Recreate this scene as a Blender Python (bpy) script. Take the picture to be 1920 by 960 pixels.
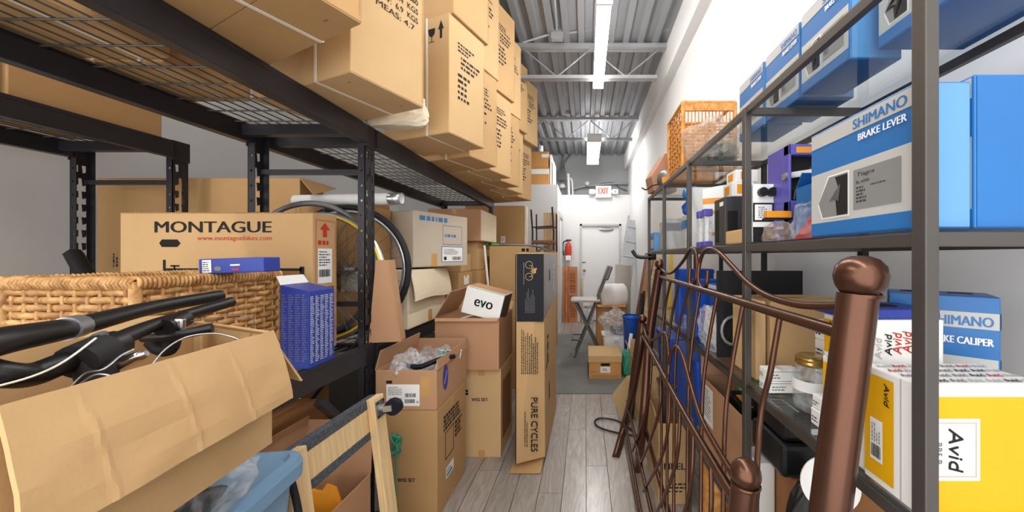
import bpy, math, random
from mathutils import Vector, Matrix, Euler
from mathutils.geometry import tessellate_polygon
for o in list(bpy.data.objects): bpy.data.objects.remove(o)
sc = bpy.context.scene
COL = sc.collection
random.seed(7)
# ------------------------------------------------------------------ camera
F = 650.0; CX = 1098.0; CY = 480.0; H = 1.36          # focal length, principal point (1920x960 px), eye height
cam = bpy.data.cameras.new('camera'); cam.sensor_width = 36; cam.lens = F / 1920 * 36
cam.shift_x = (960 - CX) / 1920; cam.clip_start = 0.02
camo = bpy.data.objects.new('camera', cam); COL.objects.link(camo)
camo.location = (0, 0, H); camo.rotation_euler = (math.radians(90), 0, 0)
sc.camera = camo
# ------------------------------------------------------------------ world, exposure
w = bpy.data.worlds.new('world'); sc.world = w; w.use_nodes = True
w.node_tree.nodes['Background'].inputs[0].default_value = (1.0, 0.985, 0.96, 1)
w.node_tree.nodes['Background'].inputs[1].default_value = 1.5
sc.view_settings.view_transform = 'Standard'; sc.view_settings.look = 'None'
sc.view_settings.exposure = 1.02; sc.view_settings.gamma = 1.0; sc.view_settings.use_curve_mapping = False
LAMP = 17.0      # emission strength of the fluorescent lenses
# ------------------------------------------------------------------ pixel helpers
def W(px, py, d): return Vector(((px-CX)*d/F, d, H-(py-CY)*d/F))
def WZ(px, py, z): return W(px, py, (H-z)*F/(py-CY))
def onplane(px, py, p0, n):
    r = Vector(((px-CX)/F, 1, -(py-CY)/F)); o = Vector((0, 0, H))
    return o + r*((p0-o).dot(n)/r.dot(n))
# ------------------------------------------------------------------ materials
def lin(c): return tuple(((x/255)/12.92 if x/255 <= .04045 else ((x/255+.055)/1.055)**2.4) for x in c)
MATS = {}
def mk(name, rgb, rough=.6, metal=0., var=.1, vs=6., bump=0., bs=80., stretch=(1, 1, 1), spec=.5, coat=0., emit=0, alpha=1, trans=0., ior=1.45):
    m = bpy.data.materials.new(name); m.use_nodes = True; nt = m.node_tree; b = nt.nodes['Principled BSDF']
    c = lin(rgb); b.inputs['Roughness'].default_value = rough; b.inputs['Metallic'].default_value = metal
    b.inputs['Specular IOR Level'].default_value = spec; b.inputs['Coat Weight'].default_value = coat
    b.inputs['Transmission Weight'].default_value = trans; b.inputs['IOR'].default_value = ior
    b.inputs['Alpha'].default_value = alpha
    tc = nt.nodes.new('ShaderNodeTexCoord'); mp = nt.nodes.new('ShaderNodeMapping'); mp.inputs['Scale'].default_value = stretch
    nt.links.new(tc.outputs['Object'], mp.inputs['Vector'])
    n = nt.nodes.new('ShaderNodeTexNoise'); n.inputs['Scale'].default_value = vs; n.inputs['Detail'].default_value = 5
    nt.links.new(mp.outputs[0], n.inputs['Vector'])
    r = nt.nodes.new('ShaderNodeValToRGB')
    r.color_ramp.elements[0].position = .3; r.color_ramp.elements[1].position = .7
    r.color_ramp.elements[0].color = (*[x*(1-var) for x in c], 1); r.color_ramp.elements[1].color = (*[min(1, x*(1+var)) for x in c], 1)
    nt.links.new(n.outputs['Fac'], r.inputs['Fac']); nt.links.new(r.outputs[0], b.inputs['Base Color'])
    if bump:
        n2 = nt.nodes.new('ShaderNodeTexNoise'); n2.inputs['Scale'].default_value = bs; n2.inputs['Detail'].default_value = 3
        nt.links.new(mp.outputs[0], n2.inputs['Vector'])
        bp = nt.nodes.new('ShaderNodeBump'); bp.inputs['Strength'].default_value = bump; bp.inputs['Distance'].default_value = .002
        nt.links.new(n2.outputs['Fac'], bp.inputs['Height']); nt.links.new(bp.outputs[0], b.inputs['Normal'])
    if emit:
        b.inputs['Emission Color'].default_value = (1, .985, .96, 1); b.inputs['Emission Strength'].default_value = emit
    MATS[name] = m; return m
def film(name, tint=(235, 238, 242), solid=.25, rough=.18):
    m = bpy.data.materials.new(name); m.use_nodes = True; nt = m.node_tree; nt.nodes.remove(nt.nodes['Principled BSDF'])
    out = nt.nodes['Material Output']; t = nt.nodes.new('ShaderNodeBsdfTransparent'); t.inputs[0].default_value = (.93, .94, .95, 1)
    g = nt.nodes.new('ShaderNodeBsdfPrincipled'); g.inputs['Base Color'].default_value = (*lin(tint), 1); g.inputs['Roughness'].default_value = rough
    n = nt.nodes.new('ShaderNodeTexNoise'); n.inputs['Scale'].default_value = 14; n.inputs['Detail'].default_value = 6; n.inputs['Distortion'].default_value = 1.5
    r = nt.nodes.new('ShaderNodeMapRange'); r.inputs[1].default_value = .4; r.inputs[2].default_value = .75; r.inputs[3].default_value = solid; r.inputs[4].default_value = min(1, solid+.42)
    x = nt.nodes.new('ShaderNodeMixShader'); tc = nt.nodes.new('ShaderNodeTexCoord')
    nt.links.new(tc.outputs['Object'], n.inputs['Vector']); nt.links.new(n.outputs['Fac'], r.inputs[0]); nt.links.new(r.outputs[0], x.inputs[0])
    nt.links.new(t.outputs[0], x.inputs[1]); nt.links.new(g.outputs[0], x.inputs[2]); nt.links.new(x.outputs[0], out.inputs[0])
    bp = nt.nodes.new('ShaderNodeBump'); bp.inputs['Strength'].default_value = .6; bp.inputs['Distance'].default_value = .01
    nt.links.new(n.outputs['Fac'], bp.inputs['Height']); nt.links.new(bp.outputs[0], g.inputs['Normal'])
    MATS[name] = m; return m
def glasspane(name):
    m = bpy.data.materials.new(name); m.use_nodes = True; nt = m.node_tree; nt.nodes.remove(nt.nodes['Principled BSDF'])
    out = nt.nodes['Material Output']; t = nt.nodes.new('ShaderNodeBsdfTransparent'); t.inputs[0].default_value = (.90, .93, .93, 1)
    g = nt.nodes.new('ShaderNodeBsdfGlossy'); g.inputs['Roughness'].default_value = .04
    lw = nt.nodes.new('ShaderNodeLayerWeight'); lw.inputs[0].default_value = .5
    pw_ = nt.nodes.new('ShaderNodeMath'); pw_.operation = 'POWER'; pw_.inputs[1].default_value = 4
    fr = nt.nodes.new('ShaderNodeMath'); fr.operation = 'MULTIPLY_ADD'; fr.inputs[1].default_value = .55; fr.inputs[2].default_value = .03
    nt.links.new(lw.outputs['Facing'], pw_.inputs[0]); nt.links.new(pw_.outputs[0], fr.inputs[0])
    x = nt.nodes.new('ShaderNodeMixShader'); nt.links.new(fr.outputs[0], x.inputs[0])
    nt.links.new(t.outputs[0], x.inputs[1]); nt.links.new(g.outputs[0], x.inputs[2]); nt.links.new(x.outputs[0], out.inputs[0])
    MATS[name] = m; return m
def wave_mat(name, c1, c2, scale, axis, rough=.5, dist=4.):
    m = bpy.data.materials.new(name); m.use_nodes = True; nt = m.node_tree; b = nt.nodes['Principled BSDF']; b.inputs['Roughness'].default_value = rough
    tc = nt.nodes.new('ShaderNodeTexCoord'); mp = nt.nodes.new('ShaderNodeMapping'); mp.inputs['Scale'].default_value = axis
    oi = nt.nodes.new('ShaderNodeObjectInfo'); ad = nt.nodes.new('ShaderNodeVectorMath'); ad.operation = 'ADD'
    mu = nt.nodes.new('ShaderNodeMath'); mu.operation = 'MULTIPLY'; mu.inputs[1].default_value = 37
    nt.links.new(oi.outputs['Random'], mu.inputs[0]); nt.links.new(tc.outputs['Object'], ad.inputs[0]); nt.links.new(mu.outputs[0], ad.inputs[1])
    nt.links.new(ad.outputs[0], mp.inputs['Vector'])
    n = nt.nodes.new('ShaderNodeTexNoise'); n.inputs['Scale'].default_value = scale; n.inputs['Detail'].default_value = 8; n.inputs['Distortion'].default_value = dist
    nt.links.new(mp.outputs[0], n.inputs['Vector'])
    r = nt.nodes.new('ShaderNodeValToRGB'); r.color_ramp.elements[0].position = .32; r.color_ramp.elements[1].position = .68
    r.color_ramp.elements[0].color = (*lin(c1), 1); r.color_ramp.elements[1].color = (*lin(c2), 1)
    nt.links.new(n.outputs['Fac'], r.inputs[0])
    mx = nt.nodes.new('ShaderNodeMix'); mx.data_type = 'RGBA'; mx.blend_type = 'MULTIPLY'; mx.inputs[0].default_value = 1
    mr = nt.nodes.new('ShaderNodeMapRange'); mr.inputs[3].default_value = .86; mr.inputs[4].default_value = 1.1
    nt.links.new(oi.outputs['Random'], mr.inputs[0]); nt.links.new(r.outputs[0], mx.inputs[6]); nt.links.new(mr.outputs[0], mx.inputs[7])
    nt.links.new(mx.outputs[2], b.inputs['Base Color'])
    MATS[name] = m; return m
def card(name, rgb, var=.045): return mk(name, rgb, .75, 0, var, 3.5, .2, 220, (1, 1, 1), .25)
card('card', (194, 158, 112)); card('card2', (184, 146, 100)); card('card3', (204, 170, 124)); card('cardpink', (184, 142, 108))
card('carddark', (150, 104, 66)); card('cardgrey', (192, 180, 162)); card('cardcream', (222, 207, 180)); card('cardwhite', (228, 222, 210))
card('cardedge', (176, 136, 90)); card('cardorange', (205, 150, 92)); card('cardin', (178, 136, 92))
mk('ink', (24, 22, 22), .8); mk('inkred', (190, 50, 35), .7); mk('inkblue', (70, 125, 180), .7); mk('inkgrey', (120, 118, 115), .8); mk('inkwhite', (240, 240, 240), .6)
mk('inkorange', (225, 120, 35), .6); mk('paper', (238, 238, 236), .6, var=.03); mk('tape', (196, 150, 92), .25, var=.08); mk('strap', (228, 222, 208), .4)
mk('wallwhite', (224, 224, 224), .7, var=.015, vs=2, bump=.1, bs=120); mk('wallgrey', (196, 197, 198), .8, var=.03, vs=3, bump=.15, bs=120)
mk('wallfar', (170, 172, 174), .8, var=.04, vs=3); mk('deckmetal', (150, 152, 156), .5, .2, var=.08, vs=2); mk('joist', (168, 170, 172), .5, .2, var=.1)
mk('doorwhite', (232, 232, 232), .5, var=.01); mk('whitepaint', (240, 240, 238), .5, var=.02); mk('lampbody', (235, 235, 235), .4, var=.01)
mk('lens', (255, 255, 255), .4, var=0, emit=LAMP)
wave_mat('plank', (148, 139, 132), (174, 166, 159), 6, (3, .35, 3), .24)
mk('floorbase', (60, 55, 52), .7); mk('mat', (118, 118, 116), .9, var=.14, vs=3, bump=.2)
mk('rackblack', (52, 51, 56), .38, .35, var=.08, bump=.05); mk('wire', (120, 118, 114), .35, .7, var=.1)
mk('shelfmetal', (92, 88, 85), .42, .55, var=.06); mk('shelfdark', (50, 48, 48), .45, .4, var=.06); glasspane('glass')
mk('bronze', (98, 67, 53), .27, .75, var=.1, vs=4, bump=.05, bs=200)
mk('blackplastic', (24, 23, 25), .38, var=.15); mk('blackmatte', (30, 29, 31), .7, var=.15); mk('navy', (20, 21, 32), .55, spec=.3); mk('rubber', (28, 28, 32), .7, bump=.3, bs=200)
mk('alloy', (190, 192, 196), .28, .85, var=.06); mk('chrome', (215, 216, 220), .12, 1, var=.03); mk('steelgrey', (120, 122, 124), .4, .6); mk('yellow', (236, 196, 40), .4)
mk('blue', (40, 110, 178), .35, var=.06, vs=4); mk('bluelight', (98, 152, 204), .35, var=.04); mk('bluedeep', (40, 60, 150), .4, var=.06); mk('blueroyal', (26, 84, 190), .4); mk('greyprint', (186, 186, 184), .4, var=.03)
mk('shimgrey', (188, 188, 186), .35, var=.02); mk('darkprint', (60, 60, 62), .4); mk('silverprint', (150, 152, 154), .35, .3)
mk('avidyellow', (228, 170, 8), .35, var=.02); mk('avidwhite', (240, 239, 236), .4, var=.02)
mk('purple', (92, 86, 170), .35, var=.08, vs=3); mk('purplelight', (140, 134, 200), .35); mk('red', (196, 60, 40), .45); mk('orange', (232, 150, 40), .4); mk('green', (70, 170, 70), .5); mk('teal', (60, 160, 130), .5)
mk('tote', (118, 152, 182), .4, var=.05, vs=3); wave_mat('wicker', (148, 96, 44), (218, 170, 108), 14, (2, 2, 2), .45, 1); wave_mat('rattan', (180, 110, 45), (222, 160, 82), 14, (2, 2, 2), .45, 1)
wave_mat('pine', (208, 172, 122), (228, 198, 152), 5, (8, 8, .6), .5, 1.5); wave_mat('oakdoor', (164, 92, 46), (198, 126, 72), 6, (4, 4, .6), .4, 1.5); wave_mat('brownwood', (104, 66, 40), (150, 98, 62), 6, (6, 6, .7), .5, 1.5)
mk('carpet', (74, 78, 84), .95, var=.5, vs=120, bump=.8, bs=300); mk('foam', (236, 236, 234), .6, var=.02, bump=.2, bs=40); mk('greytube', (168, 160, 150), .7, var=.05); mk('cream', (226, 214, 190), .6)
mk('brass', (196, 160, 92), .25, .9, var=.08); mk('knobbrass', (190, 150, 70), .25, .9); mk('corrugbeige', (206, 184, 156), .8, var=.05)
film('film', (225, 230, 236), .06, .1); film('filmlight', (240, 242, 246), .16, .12); film('filmwarm', (228, 205, 185), .14, .14); film('jarglass', (240, 245, 245), .03, .05)
mk('inside', (20, 17, 16), .9); mk('brownbag', (176, 130, 104), .7)
# ------------------------------------------------------------------ mesh helpers
class MB:
    def __init__(s): s.v = []; s.f = []; s.sm = []
    def add(s, vs, fs, sm=False, M=None):
        k = len(s.v); s.v += [tuple(M @ Vector(p)) if M else tuple(p) for p in vs]; s.f += [tuple(i+k for i in f) for f in fs]; s.sm += [sm]*len(fs); return s
    def box(s, x0, y0, z0, x1, y1, z1, M=None):
        v = [(x0, y0, z0), (x1, y0, z0), (x1, y1, z0), (x0, y1, z0), (x0, y0, z1), (x1, y0, z1), (x1, y1, z1), (x0, y1, z1)]
        return s.add(v, [(0, 3, 2, 1), (4, 5, 6, 7), (0, 1, 5, 4), (1, 2, 6, 5), (2, 3, 7, 6), (3, 0, 4, 7)], False, M)
    def quad8(s, b, t): return s.add(list(b)+list(t), [(0, 3, 2, 1), (4, 5, 6, 7), (0, 1, 5, 4), (1, 2, 6, 5), (2, 3, 7, 6), (3, 0, 4, 7)])
    def prism(s, pts, vec, M=None):
        n = len(pts); pts = [Vector(p) for p in pts]; vec = Vector(vec)
        return s.add(pts+[p+vec for p in pts], [tuple(range(n))[::-1], tuple(range(n, 2*n))]+[(i, (i+1) % n, n+(i+1) % n, n+i) for i in range(n)], False, M)
    def sheet(s, a, b, c, d, t):
        a, b, c, d = map(Vector, (a, b, c, d)); n = (b-a).cross(d-a).normalized()*t; return s.quad8([a, b, c, d], [a+n, b+n, c+n, d+n])
    def tube(s, path, r, n=8, closed=False, cap=True, flat=None):
        P = [Vector(p) for p in path]; m = len(P); R = r if isinstance(r, (list, tuple)) else [r]*m; rings = []; up = None
        for i in range(m):
            t = (P[(i+1) % m]-P[i-1]) if closed else (P[min(i+1, m-1)]-P[max(i-1, 0)])
            t.normalize()
            if up is None: up = Vector((0, 0, 1)) if abs(t.z) < .9 else Vector((0, 1, 0))
            a = t.cross(up)
            if a.length < 1e-5: a = t.cross(Vector((1, 0, 0)))
            a.normalize(); b = a.cross(t).normalized(); up = b
            fa, fb = flat if flat else (1, 1)
            rings.append([P[i]+a*math.cos(2*math.pi*k/n)*R[i]*fa+b*math.sin(2*math.pi*k/n)*R[i]*fb for k in range(n)])
        v = [p for q in rings for p in q]; f = []
        for i in range(m if closed else m-1):
            j = (i+1) % m
            for k in range(n): f.append((i*n+k, i*n+(k+1) % n, j*n+(k+1) % n, j*n+k))
        s.add(v, f, True)
        if cap and not closed: s.add(rings[0], [tuple(range(n))[::-1]]); s.add(rings[-1], [tuple(range(n))])
        return s
    def cyl(s, a, b, r, n=16, r2=None): return s.tube([a, b], [r, r if r2 is None else r2], n)
    def lathe(s, prof, n=20, M=None, sm=True):
        m = len(prof); v = []; f = []
        for r, z in prof:
            for k in range(n): v.append((r*math.cos(2*math.pi*k/n), r*math.sin(2*math.pi*k/n), z))
        for i in range(m-1):
            for k in range(n): f.append((i*n+k, i*n+(k+1) % n, (i+1)*n+(k+1) % n, (i+1)*n+k))
        return s.add(v, f, sm, M)
    def ball(s, c, r, n=20, sq=1.0):
        return s.lathe([(max(1e-4, r*math.sin(math.pi*i/12)), -r*sq*math.cos(math.pi*i/12)) for i in range(13)], n, Matrix.Translation(Vector(c)))
    def holed(s, outer, holes, M, t):
        "flat plate in local xy with holes, thickness t along local z"
        polys = [[Vector((x, y, 0)) for x, y in p] for p in [outer]+holes]; tri = tessellate_polygon(polys); fl = [p for q in polys for p in q]; n = len(fl)
        tri = [tuple(q) for q in tri]
        s.add(fl, tri, False, M); s.add([p+Vector((0, 0, t)) for p in fl], [q[::-1] for q in tri], False, M)
        for q in polys:
            k = len(q); s.add(q+[p+Vector((0, 0, t)) for p in q], [(i, (i+1) % k, k+(i+1) % k, k+i) for i in range(k)], False, M)
        return s
    def build(s, name, mat, parent=None, bevel=0, loc=None):
        me = bpy.data.meshes.new(name); me.from_pydata(s.v, [], s.f); me.update()
        me.polygons.foreach_set('use_smooth', s.sm); me.materials.append(MATS[mat])
        o = bpy.data.objects.new(name, me); COL.objects.link(o)
        if parent: o.parent = parent
        if loc is not None: o.location = loc
        if bevel:
            m = o.modifiers.new('bevel', 'BEVEL'); m.width = bevel; m.segments = 2; m.limit_method = 'ANGLE'; m.angle_limit = math.radians(40)
        return o
def tag(o, label, cat, group=None, kind=None):
    o['label'] = label; o['category'] = cat
    if group: o['group'] = group
    if kind: o['kind'] = kind
    return o
def struct(o, kind='structure'): o['kind'] = kind; return o
def thing(name, label, cat, loc=(0, 0, 0), rz=0, group=None, rot=None):
    o = bpy.data.objects.new(name, None); COL.objects.link(o); o.empty_display_size = .05
    o.location = loc; o.rotation_euler = rot if rot else (0, 0, math.radians(rz)); return tag(o, label, cat, group)
def copy_tree(o, parent=None):
    c = o.copy(); COL.objects.link(c); c.parent = parent
    for ch in [x for x in bpy.data.objects if x.parent == o]: copy_tree(ch, c)
    return c
def cr(pts, n=6):
    P = [Vector(p) for p in pts]; out = []
    for i in range(len(P)-1):
        a = P[max(i-1, 0)]; b = P[i]; c = P[i+1]; d = P[min(i+2, len(P)-1)]
        for k in range(n):
            t = k/n; out.append(.5*((2*b)+(c-a)*t+(2*a-5*b+4*c-d)*t*t+(3*b-a-3*c+d)*t**3))
    return out+[P[-1]]
# ------------------------------------------------------------------ print on faces
TXT = {}
def text_mesh(s, bold=0):
    key = (s, bool(bold))
    if key not in TXT:
        c = bpy.data.curves.new('t', 'FONT'); c.body = s; c.size = 1; c.resolution_u = 3;  o = bpy.data.objects.new('t', c); COL.objects.link(o)
        me = bpy.data.meshes.new_from_object(o); v = [p.co.copy() for p in me.vertices]; f = [tuple(p.vertices) for p in me.polygons]
        bpy.data.objects.remove(o); bpy.data.curves.remove(c); bpy.data.meshes.remove(me)
        x0 = min(p.x for p in v); x1 = max(p.x for p in v); y0 = min(p.y for p in v); y1 = max(p.y for p in v)
        TXT[key] = ([((p.x-x0)/(x1-x0), (p.y-y0)/(y1-y0)) for p in v], f, (x1-x0)/(y1-y0))
    return TXT[key]
class Print:
    "flat print laid on one face of a box: u right, v up, in metres from the face's lower left corner"
    def __init__(s, parent, o, u, v):
        s.p = parent; s.o = Vector(o); s.u = Vector(u).normalized(); s.v = Vector(v).normalized(); s.n = s.u.cross(s.v); s.m = {}; s.k = {}
    def at(s, u, v, e): return s.o+s.u*u+s.v*v+s.n*e
    def mb(s, mat): return s.m.setdefault(mat, MB())
    def lift(s, mat, L): return .0008+.0005*L
    def text(s, t, u, v, w, h, mat='ink', L=1, bold=0, rot=0, skew=0):
        vs, fs, asp = text_mesh(t, bold); e = s.lift(mat, L); R = []
        for x, y in vs:
            a = x*w+skew*y*h; b = y*h
            if rot: a, b = (-b, a) if rot == 90 else (b, -a)
            R.append(s.at(u+a, v+b, e))
        for j, off in enumerate([0] if not bold else [0, -bold, bold]): s.mb(mat).add([p+s.u*off+s.n*(j*4e-5) for p in R], fs)
    def rect(s, u0, v0, u1, v1, mat, L=0): s.mb(mat).add([s.at(u0, v0, s.lift(mat, L)), s.at(u1, v0, s.lift(mat, L)), s.at(u1, v1, s.lift(mat, L)), s.at(u0, v1, s.lift(mat, L))], [(0, 1, 2, 3)])
    def poly(s, pts, mat, L=0): s.mb(mat).add([s.at(a, b, s.lift(mat, L)) for a, b in pts], [tuple(range(len(pts)))])
    def ring(s, u0, v0, u1, v1, t, mat, L=1):
        s.rect(u0, v0, u1, v0+t, mat, L); s.rect(u0, v1-t, u1, v1, mat, L); s.rect(u0, v0, u0+t, v1, mat, L); s.rect(u1-t, v0, u1, v1, mat, L)
    def lines(s, u0, v0, u1, v1, n, mat='ink', L=1, seed=1, fill=.5, vert=False):
        "small print too fine to read: rows of short strokes"
        r = random.Random(seed); 
        if vert: n_, a0, a1, b0, b1 = n, v0, v1, u0, u1
        else: n_, a0, a1, b0, b1 = n, u0, u1, v0, v1
        st = (b1-b0)/n_
        for i in range(n_):
            b = b1-(i+1)*st+st*(1-fill)/2; end = a0+(a1-a0)*r.uniform(.55, 1); x = a0
            while x < end-st*.3:
                wd = r.uniform(.5, 2.2)*st*.6; x2 = min(x+wd, end)
                if vert: s.rect(b, x, b+st*fill, x2, mat, L)
                else: s.rect(x, b, x2, b+st*fill, mat, L)
                x = x2+st*.3
    def barcode(s, u0, v0, u1, v1, L=2, seed=3):
        r = random.Random(seed); x = u0
        while x < u1: 
            wd = r.uniform(.004, .018)*(u1-u0)*3; s.rect(x, v0, min(x+wd, u1), v1, 'ink', L); x += wd+r.uniform(.01, .04)*(u1-u0)
    def arrow(s, u, v, w, h, mat='ink', L=1):
        s.poly([(u-w*.2, v), (u+w*.2, v), (u+w*.2, v+h*.5), (u-w*.2, v+h*.5)], mat, L); s.poly([(u-w/2, v+h*.5), (u+w/2, v+h*.5), (u, v+h)], mat, L)
    def done(s, name='print'):
        for m, b in s.m.items():
            if b.f:
                o = b.build(name if m != 'paper' else 'paper_label', m, s.p)
                if len(b.f) > 1: o['kind'] = 'stuff'
def face(th, dims, side):
    w, d, h = dims
    return {'front': lambda: Print(th, (-w/2, -d/2, 0), (1, 0, 0), (0, 0, 1)), 'right': lambda: Print(th, (w/2, -d/2, 0), (0, 1, 0), (0, 0, 1)),
            'left': lambda: Print(th, (-w/2, d/2, 0), (0, -1, 0), (0, 0, 1)), 'top': lambda: Print(th, (-w/2, -d/2, h), (1, 0, 0), (0, 1, 0)),
            'bottom': lambda: Print(th, (-w/2, d/2, 0), (1, 0, 0), (0, -1, 0))}[side]()
# ------------------------------------------------------------------ cartons
def carton(label, x0, x1, y0, y1, z0, z1, mat='card', rz=0, cat='carton', name='carton', group=None, flapdir=None, tape=True, seam='top', rot=None, strap=False):
    w, d, h = x1-x0, y1-y0, z1-z0
    th = thing(name, label, cat, ((x0+x1)/2, (y0+y1)/2, z0), rz, group, rot)
    e = .0025
    MB().box(-w/2, -d/2, e if seam else 0, w/2, d/2, h-e if seam else h).build('body', mat, th, min(.004, w*.03))
    if seam:
        al = (flapdir == 'y') if flapdir else d > w
        for zz in ((h-e, h), (0, e)):
            for sgn in (-1, 1):
                if al: a, b = sorted((sgn*.0015, sgn*(w/2-.002))); MB().box(a, -d/2+.002, zz[0], b, d/2-.002, zz[1]).build('flap', mat, th)
                else: a, b = sorted((sgn*.0015, sgn*(d/2-.002))); MB().box(-w/2+.002, a, zz[0], w/2-.002, b, zz[1]).build('flap', mat, th)
        if tape:
            t = MB(); q = .022; k = .0012
            if al: t.box(-q, -d/2-k, h, q, d/2+k, h+k); t.box(-q, -d/2-k, h-.05, q, -d/2, h); MB().box(-q, -d/2-k, 0, q, -d/2, .05).build('tape', 'tape', th)
            else: t.box(-w/2-k, -q, h, w/2+k, q, h+k); t.box(-w/2-k, -q, h-.05, -w/2, q, h); t.box(w/2, -q, h-.05, w/2+k, q, h); MB().box(w/2, -q, 0, w/2+k, q, .05).build('tape', 'tape', th)
            t.build('tape', 'tape', th)
    if strap:
        k = .0025; t = MB(); y = -d*.02
        x = w*.18
        t.box(x-.006, -d/2-k, -k, x+.006, d/2+k, 0); t.box(x-.006, -d/2-k, -k, x+.006, -d/2, h); t.box(x-.006, d/2, -k, x+.006, d/2+k, h); t.build('strap', 'strap', th)
    return th, (w, d, h)
def open_carton(label, x0, x1, y0, y1, z0, z1, mat='card', flaps=(), rz=0, group=None, cat='open carton', name='open_carton', t=.005, inmat=None):
    "flaps: (side, length, degrees from upright outwards, lean)"
    w, d, h = x1-x0, y1-y0, z1-z0
    th = thing(name, label, cat, ((x0+x1)/2, (y0+y1)/2, z0), rz, group)
    MB().box(-w/2, -d/2, 0, w/2, -d/2+t, h).box(-w/2, d/2-t, 0, w/2, d/2, h).box(-w/2, -d/2+t, 0, -w/2+t, d/2-t, h).box(w/2-t, -d/2+t, 0, w/2, d/2-t, h).box(-w/2+t, -d/2+t, 0, w/2-t, d/2-t, t).build('body', mat, th, .0015)
    for sd, ln, ang in flaps:
        a = math.radians(ang); up = math.cos(a)*ln; out = math.sin(a)*ln; m = MB()
        if sd == 'front': m.sheet((-w/2, -d/2, h), (w/2, -d/2, h), (w/2-.01, -d/2-out, h+up), (-w/2+.01, -d/2-out, h+up), t*.8)
        if sd == 'back': m.sheet((w/2, d/2, h), (-w/2, d/2, h), (-w/2+.01, d/2+out, h+up), (w/2-.01, d/2+out, h+up), t*.8)
        if sd == 'right': m.sheet((w/2, -d/2, h), (w/2, d/2, h), (w/2+out, d/2-.01, h+up), (w/2+out, -d/2+.01, h+up), t*.8)
        if sd == 'left': m.sheet((-w/2, d/2, h), (-w/2, -d/2, h), (-w/2-out, -d/2+.01, h+up), (-w/2-out, d/2-.01, h+up), t*.8)
        m.build('flap', mat, th)
    return th, (w, d, h)
def crumple(label, c, size, mat, seed=1, name='plastic_bag', cat='plastic bag', amp=.35, n=14, flatbase=True, group=None):
    "a crumpled bag: a lumpy closed skin with sharp creases"
    from mathutils import noise
    m = MB(); v = []; sx, sy, sz = size; nr = n*2
    for i in range(n+1):
        ph = math.pi*i/n
        for k in range(nr):
            a = 2*math.pi*k/nr; p = Vector((math.sin(ph)*math.cos(a), math.sin(ph)*math.sin(a), -math.cos(ph)))
            q = 1+amp*(noise.noise(p*1.7+Vector((seed, 0, 0)))+.8*abs(noise.noise(p*4+Vector((0, seed, 0))))+.35*noise.noise(p*9+Vector((0, 0, seed))))
            z = p.z*q
            if flatbase: z = max(z, -.75)
            v.append((p.x*q*sx, p.y*q*sy, (z+.75)*sz*.57))
    f = [(i*nr+k, i*nr+(k+1) % nr, (i+1)*nr+(k+1) % nr, (i+1)*nr+k) for i in range(n) for k in range(nr)]
    m.add(v, f, False); return tag(m.build(name, mat, None, 0, c), label, cat, group)
# ================================================================== STRUCTURE
ZC = 3.56; XL = -3.35; XR = .93
fl = struct(MB().box(XL-.1, -1.2, -.08, XR+.1, 7.8, -.006).build('floor', 'floorbase'))
pw = .137; meshes = {}
for i in range(22):
    x = -2.05+i*pw; y = .9-(i*.47) % 1.2
    while y < 7.25:
        y1 = min(y+1.2, 7.25); L = round(y1-y, 3); y0 = y; y = y1
        if x > XR-.1 or L < .05: continue
        wd = min(pw, XR-x)-.0035; key = (L, round(wd, 3))
        if key not in meshes:
            o = MB().box(0, 0, 0, wd, L-.004, .006).build('plank', 'plank', fl, .0008); meshes[key] = o.data
        else:
            o = bpy.data.objects.new('plank', meshes[key]); COL.objects.link(o); o.parent = fl
        o.location = (x, y0, -.006)
struct(MB().box(XR, -1.2, 0, XR+.1, 7.8, 3.24).build('wall_right', 'wallwhite'))
struct(MB().box(.84, -1.2, 3.24, XR+.1, 7.8, ZC+.06).build('wall_right_upper', 'wallwhite'))
struct(MB().box(XL-.1, -1.2, 0, XL, 7.8, ZC+.06).build('wall_left', 'wallwhite'))
struct(MB().box(XL, 7.6, 0, .84, 7.7, ZC+.06).box(.84, 7.6, 0, XR, 7.7, 3.24).build('wall_far', 'wallfar'))
ce = struct(MB().box(XL-.1, -1.2, ZC+.06, XR+.1, 7.8, ZC+.1).build('ceiling', 'deckmetal'))
n = 0
for i in range(5):
    m = MB(); prof = []
    x0 = .84-(i+1)*.912; r0 = 0
    if x0 < XL: x0 = .84-4*.912-3*.152; 
    cnt = 6 if i < 4 else 3
    for k in range(cnt):
        for dx, dz in ((0, 0), (.058, 0), (.07, .04), (.14, .04)): prof.append((x0+k*.152+dx, ZC+dz))
    prof.append((x0+cnt*.152, ZC)); v = []
    for x, z in prof: v += [(x, -1.2, z), (x, 7.6, z)]
    m.add(v, [(2*j, 2*j+1, 2*j+3, 2*j+2) for j in range(len(prof)-1)]); m.build('deck_sheet', 'deckmetal', ce)
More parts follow.
